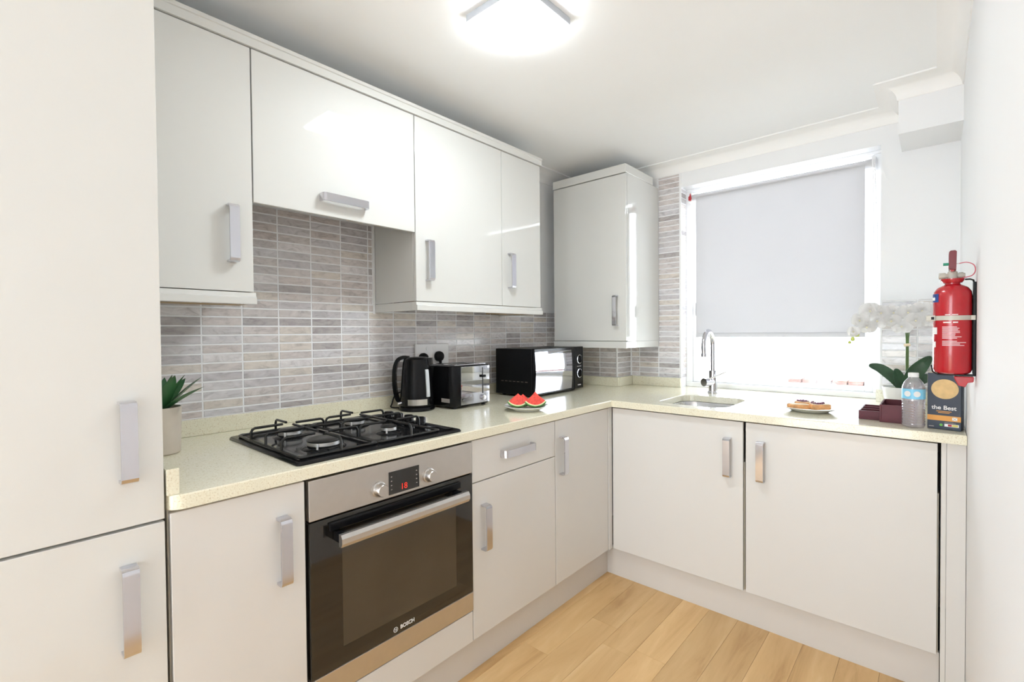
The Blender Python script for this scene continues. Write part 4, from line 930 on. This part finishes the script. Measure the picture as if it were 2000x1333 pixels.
for k in range(5):
    T = Matrix.Translation((1.808 + 0.009 * k, -0.555 + random.uniform(-.03, .03), HT + 0.012 + 0.006 * k)) @ Matrix.Rotation(random.uniform(-.35, .35), 4, 'Z') @ Matrix.Rotation(0.10 + 0.05 * k, 4, 'Y')
    b = nb(); box(b, -0.020, 0.020, -0.035, 0.035, 0, 0.005, r=0.002); b.transform(T)
    tag(obj('sachet', b, ['paper', 'kraft', 'paper', 'cream', 'paper'][k], org=T.translation), ['white', 'brown', 'second white', 'cream', 'topmost white'][k] + ' paper sachet lying in the dark red wooden tray', 'sachet', 'sachets in the wooden tray')

# ------------------------------------------------------------------ water bottle
WXc, WYc = 1.8725, -0.703
wb = thing('water_bottle', 'clear plastic water bottle with a blue label beside the dark box', 'bottle', (WXc, WYc, HT))
pf = [(0.0, 0.004), (0.020, 0.0008), (0.030, 0.0035), (0.0325, 0.010)]
z = 0.014
while z < 0.088: pf += [(0.0330, z), (0.0313, z + 0.0045), (0.0330, z + 0.009)]; z += 0.0095
pf += [(0.0325, 0.100), (0.0325, 0.140), (0.0320, 0.146), (0.027, 0.160), (0.019, 0.171), (0.0140, 0.177), (0.0135, 0.181)]
b = nb(); lathe(b, pf, (WXc, WYc, HT), 40); obj('bottle_body', b, 'petg', wb, True)
b = nb(); lathe(b, [(0, 0.006)] + [(max(0, r - 0.0016), zq + 0.001) for r, zq in pf[1:-4] if zq > 0.003] + [(0.024, 0.160), (0, 0.160)], (WXc, WYc, HT), 32); obj('water', b, 'watergl', wb, True)
b = nb(); lathe(b, [(0.0326, 0.103), (0.0331, 0.103), (0.0331, 0.138), (0.0326, 0.138)], (WXc, WYc, HT), 40); obj('label', b, 'skyblue', wb, True)
b = nb()
for a in (-2.05, -1.25):
    cx_, cy_ = math.cos(a), math.sin(a); lathe(b, [(0, 0), (0.010, 0), (0.010, 0.0008), (0, 0.0008)], (WXc + 0.0330 * cx_, WYc + 0.0330 * cy_, HT + 0.121), 20, axis=(cx_, cy_, 0))
obj('label_roundel', b, 'whiteprint', wb)
b = nb(); lathe(b, [(0, 0.179), (0.0150, 0.179), (0.0152, 0.190), (0.0145, 0.194), (0, 0.1945)], (WXc, WYc, HT), 30); obj('cap', b, 'whiteprint', wb, True)

# ------------------------------------------------------------------ biscuit box
bx = thing('biscuit_box', 'tall navy card box with an orange band, standing under the extinguisher', 'box', (1.910, -0.690, HT))
BW, BH, BD = 0.088, 0.196, 0.045
b = nb(); box(b, 0, BW, 0, BD, 0.0008, BH, r=0.001); b.transform(Matrix.Translation((1.910, -0.690, HT))); obj('carton', b, ['navy'], bx)
def onbox(nm, m, mk):
    b = nb(); mk(b); b.transform(Matrix.Translation((1.910, -0.690, HT))); return obj(nm, b, m, bx)
onbox('biscuit_picture', 'biscuit', lambda b: prism(b, [(0.046 + 0.036 * math.cos(2 * PI * k / 40), 0.141 + 0.034 * math.sin(2 * PI * k / 40)) for k in range(40)], -0.0006, 0.0, 'y'))
onbox('side_panel', 'kraft', lambda b: (box(b, -0.0005, 0.0, 0.002, BD - 0.002, 0.002, BH - 0.002), box(b, 0.001, BW - 0.001, 0.002, BD - 0.002, BH, BH + 0.0005)))
onbox('orange_band', 'orange', lambda b: box(b, 0.0, BW, -0.0006, 0.0, 0.031, 0.049))
onbox('flag_mark', 'whiteprint', lambda b: (box(b, 0.066, 0.079, -0.0010, -0.0006, 0.0345, 0.0455)))
def saltire(b):
    for s in (1, -1): prism(b, [(0.066, 0.0345 if s > 0 else 0.0455), (0.0675, 0.0345 if s > 0 else 0.0455), (0.079, 0.0455 if s > 0 else 0.0345), (0.0775, 0.0455 if s > 0 else 0.0345)], -0.0013, -0.0010, 'y')
onbox('flag_cross', 'greyprint', saltire)
onbox('nutrition_panel', 'whiteprint', lambda b: box(b, 0.046, 0.083, -0.0008, 0.0, 0.012, 0.0215))
onbox('nutrition_red', 'redprint', lambda b: box(b, 0.055, 0.065, -0.0011, -0.0008, 0.0135, 0.0205))
onbox('nutrition_yellow', 'yellowprint', lambda b: box(b, 0.066, 0.081, -0.0011, -0.0008, 0.0135, 0.0205))
onbox('green_mark', 'greenprint', lambda b: prism(b, [(0.037 + 0.0045 * math.cos(2 * PI * k / 16), 0.0165 + 0.0045 * math.sin(2 * PI * k / 16)) for k in range(16)], -0.0008, 0.0, 'y'))
onbox('small_print', 'greyprint', lambda b: [box(b, 0.046, 0.075 - 0.006 * k, -0.0007, 0.0, 0.0240 + 0.0022 * k, 0.0250 + 0.0022 * k) for k in range(2)] + [box(b, 0.004, 0.018, -0.0007, 0.0, 0.008, 0.0105)])
text('box_lettering', 'the Best', 0.0195, 'whiteprint', bx, (1.910 + 0.044, -0.6906, HT + 0.076), '-y', bold=0.0003)
onbox('box_subtitle', 'orange', lambda b: [box(b, 0.044 - w_, 0.044 + w_, -0.0007, 0.0, z_, z_ + 0.0022) for w_, z_ in ((0.020, 0.0625), (0.015, 0.0578))])
bx.rotation_euler = (0, 0, math.radians(-12))

# ------------------------------------------------------------------ extinguisher on the right wall
EX, EY, ER = 1.9640, -1.19, 0.0390
EZ0, EZS = 1.145, 1.372
ex = thing('fire_extinguisher', 'red fire extinguisher strapped to the right wall', 'fire extinguisher', (EX, EY, EZ0))
b = nb(); lathe(b, [(0, 0.0), (0.030, 0.0), (0.0365, 0.004), (0.0390, 0.012), (0.0390, 0.205), (0.0375, 0.217), (0.031, 0.228), (0.020, 0.2345), (0.0155, 0.237), (0.0155, 0.243), (0, 0.243)], (EX, EY, EZ0), 48); obj('cylinder', b, 'red', ex, True)
b = nb(); lathe(b, [(0, 0.2405), (0.019, 0.2405), (0.0235, 0.247), (0.0235, 0.2515), (0, 0.2515)], (EX, EY, EZ0), 30); obj('neck_ring', b, 'red', ex, True)
b = nb(); lathe(b, [(0, 0.252), (0.011, 0.252), (0.010, 0.270), (0.006, 0.274), (0, 0.274)], (EX, EY, EZ0), 24); cyl(b, (EX - 0.024, EY - 0.004, EZ0 + 0.260), (EX + 0.024, EY + 0.004, EZ0 + 0.260), 0.0062)
cyl(b, (EX - 0.027, EY - 0.004, EZ0 + 0.260), (EX - 0.014, EY - 0.003, EZ0 + 0.260), 0.0085); cyl(b, (EX + 0.012, EY, EZ0 + 0.260), (EX + 0.021, EY, EZ0 + 0.260), 0.0080); obj('valve', b, 'cream', ex, True)
b = nb(); prism(b, [(EX - 0.008, EZ0 + 0.274), (EX + 0.006, EZ0 + 0.270), (EX + 0.007, EZ0 + 0.318), (EX + 0.004, EZ0 + 0.321), (EX - 0.005, EZ0 + 0.321), (EX - 0.008, EZ0 + 0.317)], EY - 0.055, EY + 0.008, 'y', r=0.001); obj('lever', b, 'darkred', ex)
b = nb(); prism(b, [(EX - 0.009, EZ0 + 0.281), (EX + 0.007, EZ0 + 0.281), (EX + 0.002, EZ0 + 0.268), (EX - 0.004, EZ0 + 0.268)], EY - 0.045, EY + 0.006, 'y', r=0.001); obj('grip', b, 'red', ex)
b = nb(); cyl(b, (EX - 0.019, EY - 0.03, EZ0 + 0.2885), (EX - 0.008, EY - 0.03, EZ0 + 0.2885), 0.0036); cyl(b, (EX - 0.010, EY - 0.03, EZ0 + 0.2885), (EX + 0.012, EY - 0.03, EZ0 + 0.2885), 0.001, mi=1); obj('safety_pin', b, ['green', 'chrome'], ex, True)
b = nb(); tube(b, smooth_pts([(EX + 0.012, EY - 0.03, EZ0 + 0.2885), (EX + 0.026, EY - 0.03, EZ0 + 0.290), (EX + 0.039, EY - 0.028, EZ0 + 0.283), (EX + 0.0425, EY - 0.025, EZ0 + 0.268), (EX + 0.036, EY - 0.018, EZ0 + 0.256), (EX + 0.018, EY - 0.012, EZ0 + 0.252)], 6), 0.0012, 6); obj('pin_cord', b, 'pink', ex, True)
def onskin(nm, m, items, r=ER):
    t = nb()
    for a0, a1, z0, z1 in items:
        V = []; n = max(2, int((a1 - a0) / 0.12))
        for k in range(n + 1):
            a = a0 + (a1 - a0) * k / n
            V.append([t.verts.new((EX + (r + o) * math.cos(a), EY + (r + o) * math.sin(a), z)) for o, z in ((0.0, z0), (0.0005, z0), (0.0005, z1), (0.0, z1))])
        for p_, q_ in zip(V, V[1:]):
            for k in range(4): t.faces.new((p_[k], p_[(k + 1) % 4], q_[(k + 1) % 4], q_[k]))
        t.faces.new(V[0][::-1]); t.faces.new(V[-1])
    bmesh.ops.recalc_face_normals(t, faces=t.faces[:]); return obj(nm, t, m, ex)
onskin('blue_label', 'blueprint', [(-3.05, -2.35, 1.335, 1.357)])
onskin('label_mark', 'whiteprint', [(-3.0, -2.62, 1.340, 1.348)], ER + 0.0004)
ln = []
rnd = random.Random(3); zc = 1.268
for k in range(9): ln.append((-2.10, -2.10 + rnd.uniform(0.65, 1.05), zc, zc + 0.0020)); zc -= 0.0037
zc -= 0.004
for k in range(4): ln.append((-2.10, -2.10 + rnd.uniform(0.6, 1.25), zc, zc + 0.0020)); zc -= 0.0037
onskin('instruction_print', 'pinkprint', ln)
onskin('warning_labels', 'whiteprint', [(-3.0, -2.45, 1.250, 1.268), (-3.0, -2.55, 1.215, 1.230), (-2.05, -1.65, 1.2795, 1.2825), (-1.55, -1.3, 1.2795, 1.2825), (-1.95, -1.7, 1.300, 1.302), (-1.6, -1.3, 1.300, 1.302)])
# discharge nozzle held under the cylinder
b = nb(); prism(b, [(EX + 0.003, EZ0 - 0.006), (EX + 0.042, EZ0 - 0.006), (EX + 0.041, EZ0 - 0.020), (EX + 0.030, EZ0 - 0.022), (EX + 0.026, EZ0 - 0.034), (EX + 0.012, EZ0 - 0.030), (EX + 0.005, EZ0 - 0.014)], EY - 0.02, EY + 0.02, 'y', r=0.002); obj('discharge_nozzle', b, 'red', ex)
bk = thing('extinguisher_bracket', 'black wall bracket with a steel strap around the red extinguisher', 'bracket', (WX, EY, EZ0))
b = nb(); box(b, WX - 0.0068, WX - 0.0008, EY - 0.016, EY + 0.016, EZ0 - 0.004, EZ0 + 0.240, r=0.001); obj('back_plate', b, 'blackmatt', bk)
b = nb(); box(b, EX - 0.030, WX - 0.002, EY - 0.018, EY + 0.018, EZ0 - 0.0045, EZ0 - 0.0006, r=0.0008); tube(b, [(EX - 0.030, EY - 0.012, EZ0 - 0.002), (EX - 0.0385, EY - 0.012, EZ0 + 0.004), (EX - 0.0415, EY - 0.012, EZ0 + 0.022)], 0.0018, 8); obj('foot_rest', b, 'blackmatt', bk)
b = nb(); tube(b, [(WX - 0.004, EY, EZ0 + 0.235), (WX - 0.006, EY, EZ0 + 0.2455), (WX - 0.012, EY, EZ0 + 0.2485), (EX + 0.024, EY, EZ0 + 0.2485)], 0.0022, 10); obj('neck_hook', b, 'blackmatt', bk)
t = nb(); V = []
for k in range(49):
    a = -0.45 - (2 * PI - 0.9) * k / 48
    V.append([t.verts.new((EX + (ER + o) * math.cos(a), EY + (ER + o) * math.sin(a), z)) for o, z in ((0.0006, 1.2865), (0.0016, 1.2865), (0.0016, 1.2985), (0.0006, 1.2985))])
for p_, q_ in zip(V, V[1:]):
    for k in range(4): t.faces.new((p_[k], p_[(k + 1) % 4], q_[(k + 1) % 4], q_[k]))
t.faces.new(V[0][::-1]); t.faces.new(V[-1]); bmesh.ops.recalc_face_normals(t, faces=t.faces[:])
box(t, EX + ER * 0.9, WX - 0.002, EY - 0.019, EY - 0.0165, 1.2865, 1.2985); box(t, EX + ER * 0.9, WX - 0.002, EY + 0.0165, EY + 0.019, 1.2865, 1.2985)
st = obj('strap', t, 'cream', bk, True)
b = nb(); box(b, EX - ER - 0.014, EX - ER + 0.006, EY - 0.026, EY - 0.006, 1.285, 1.300, r=0.0015); box(b, EX - ER - 0.003, EX - ER + 0.003, EY - 0.0275, EY - 0.0255, 1.289, 1.296, mi=1); obj('buckle', b, ['cream', 'blackmatt'], bk)
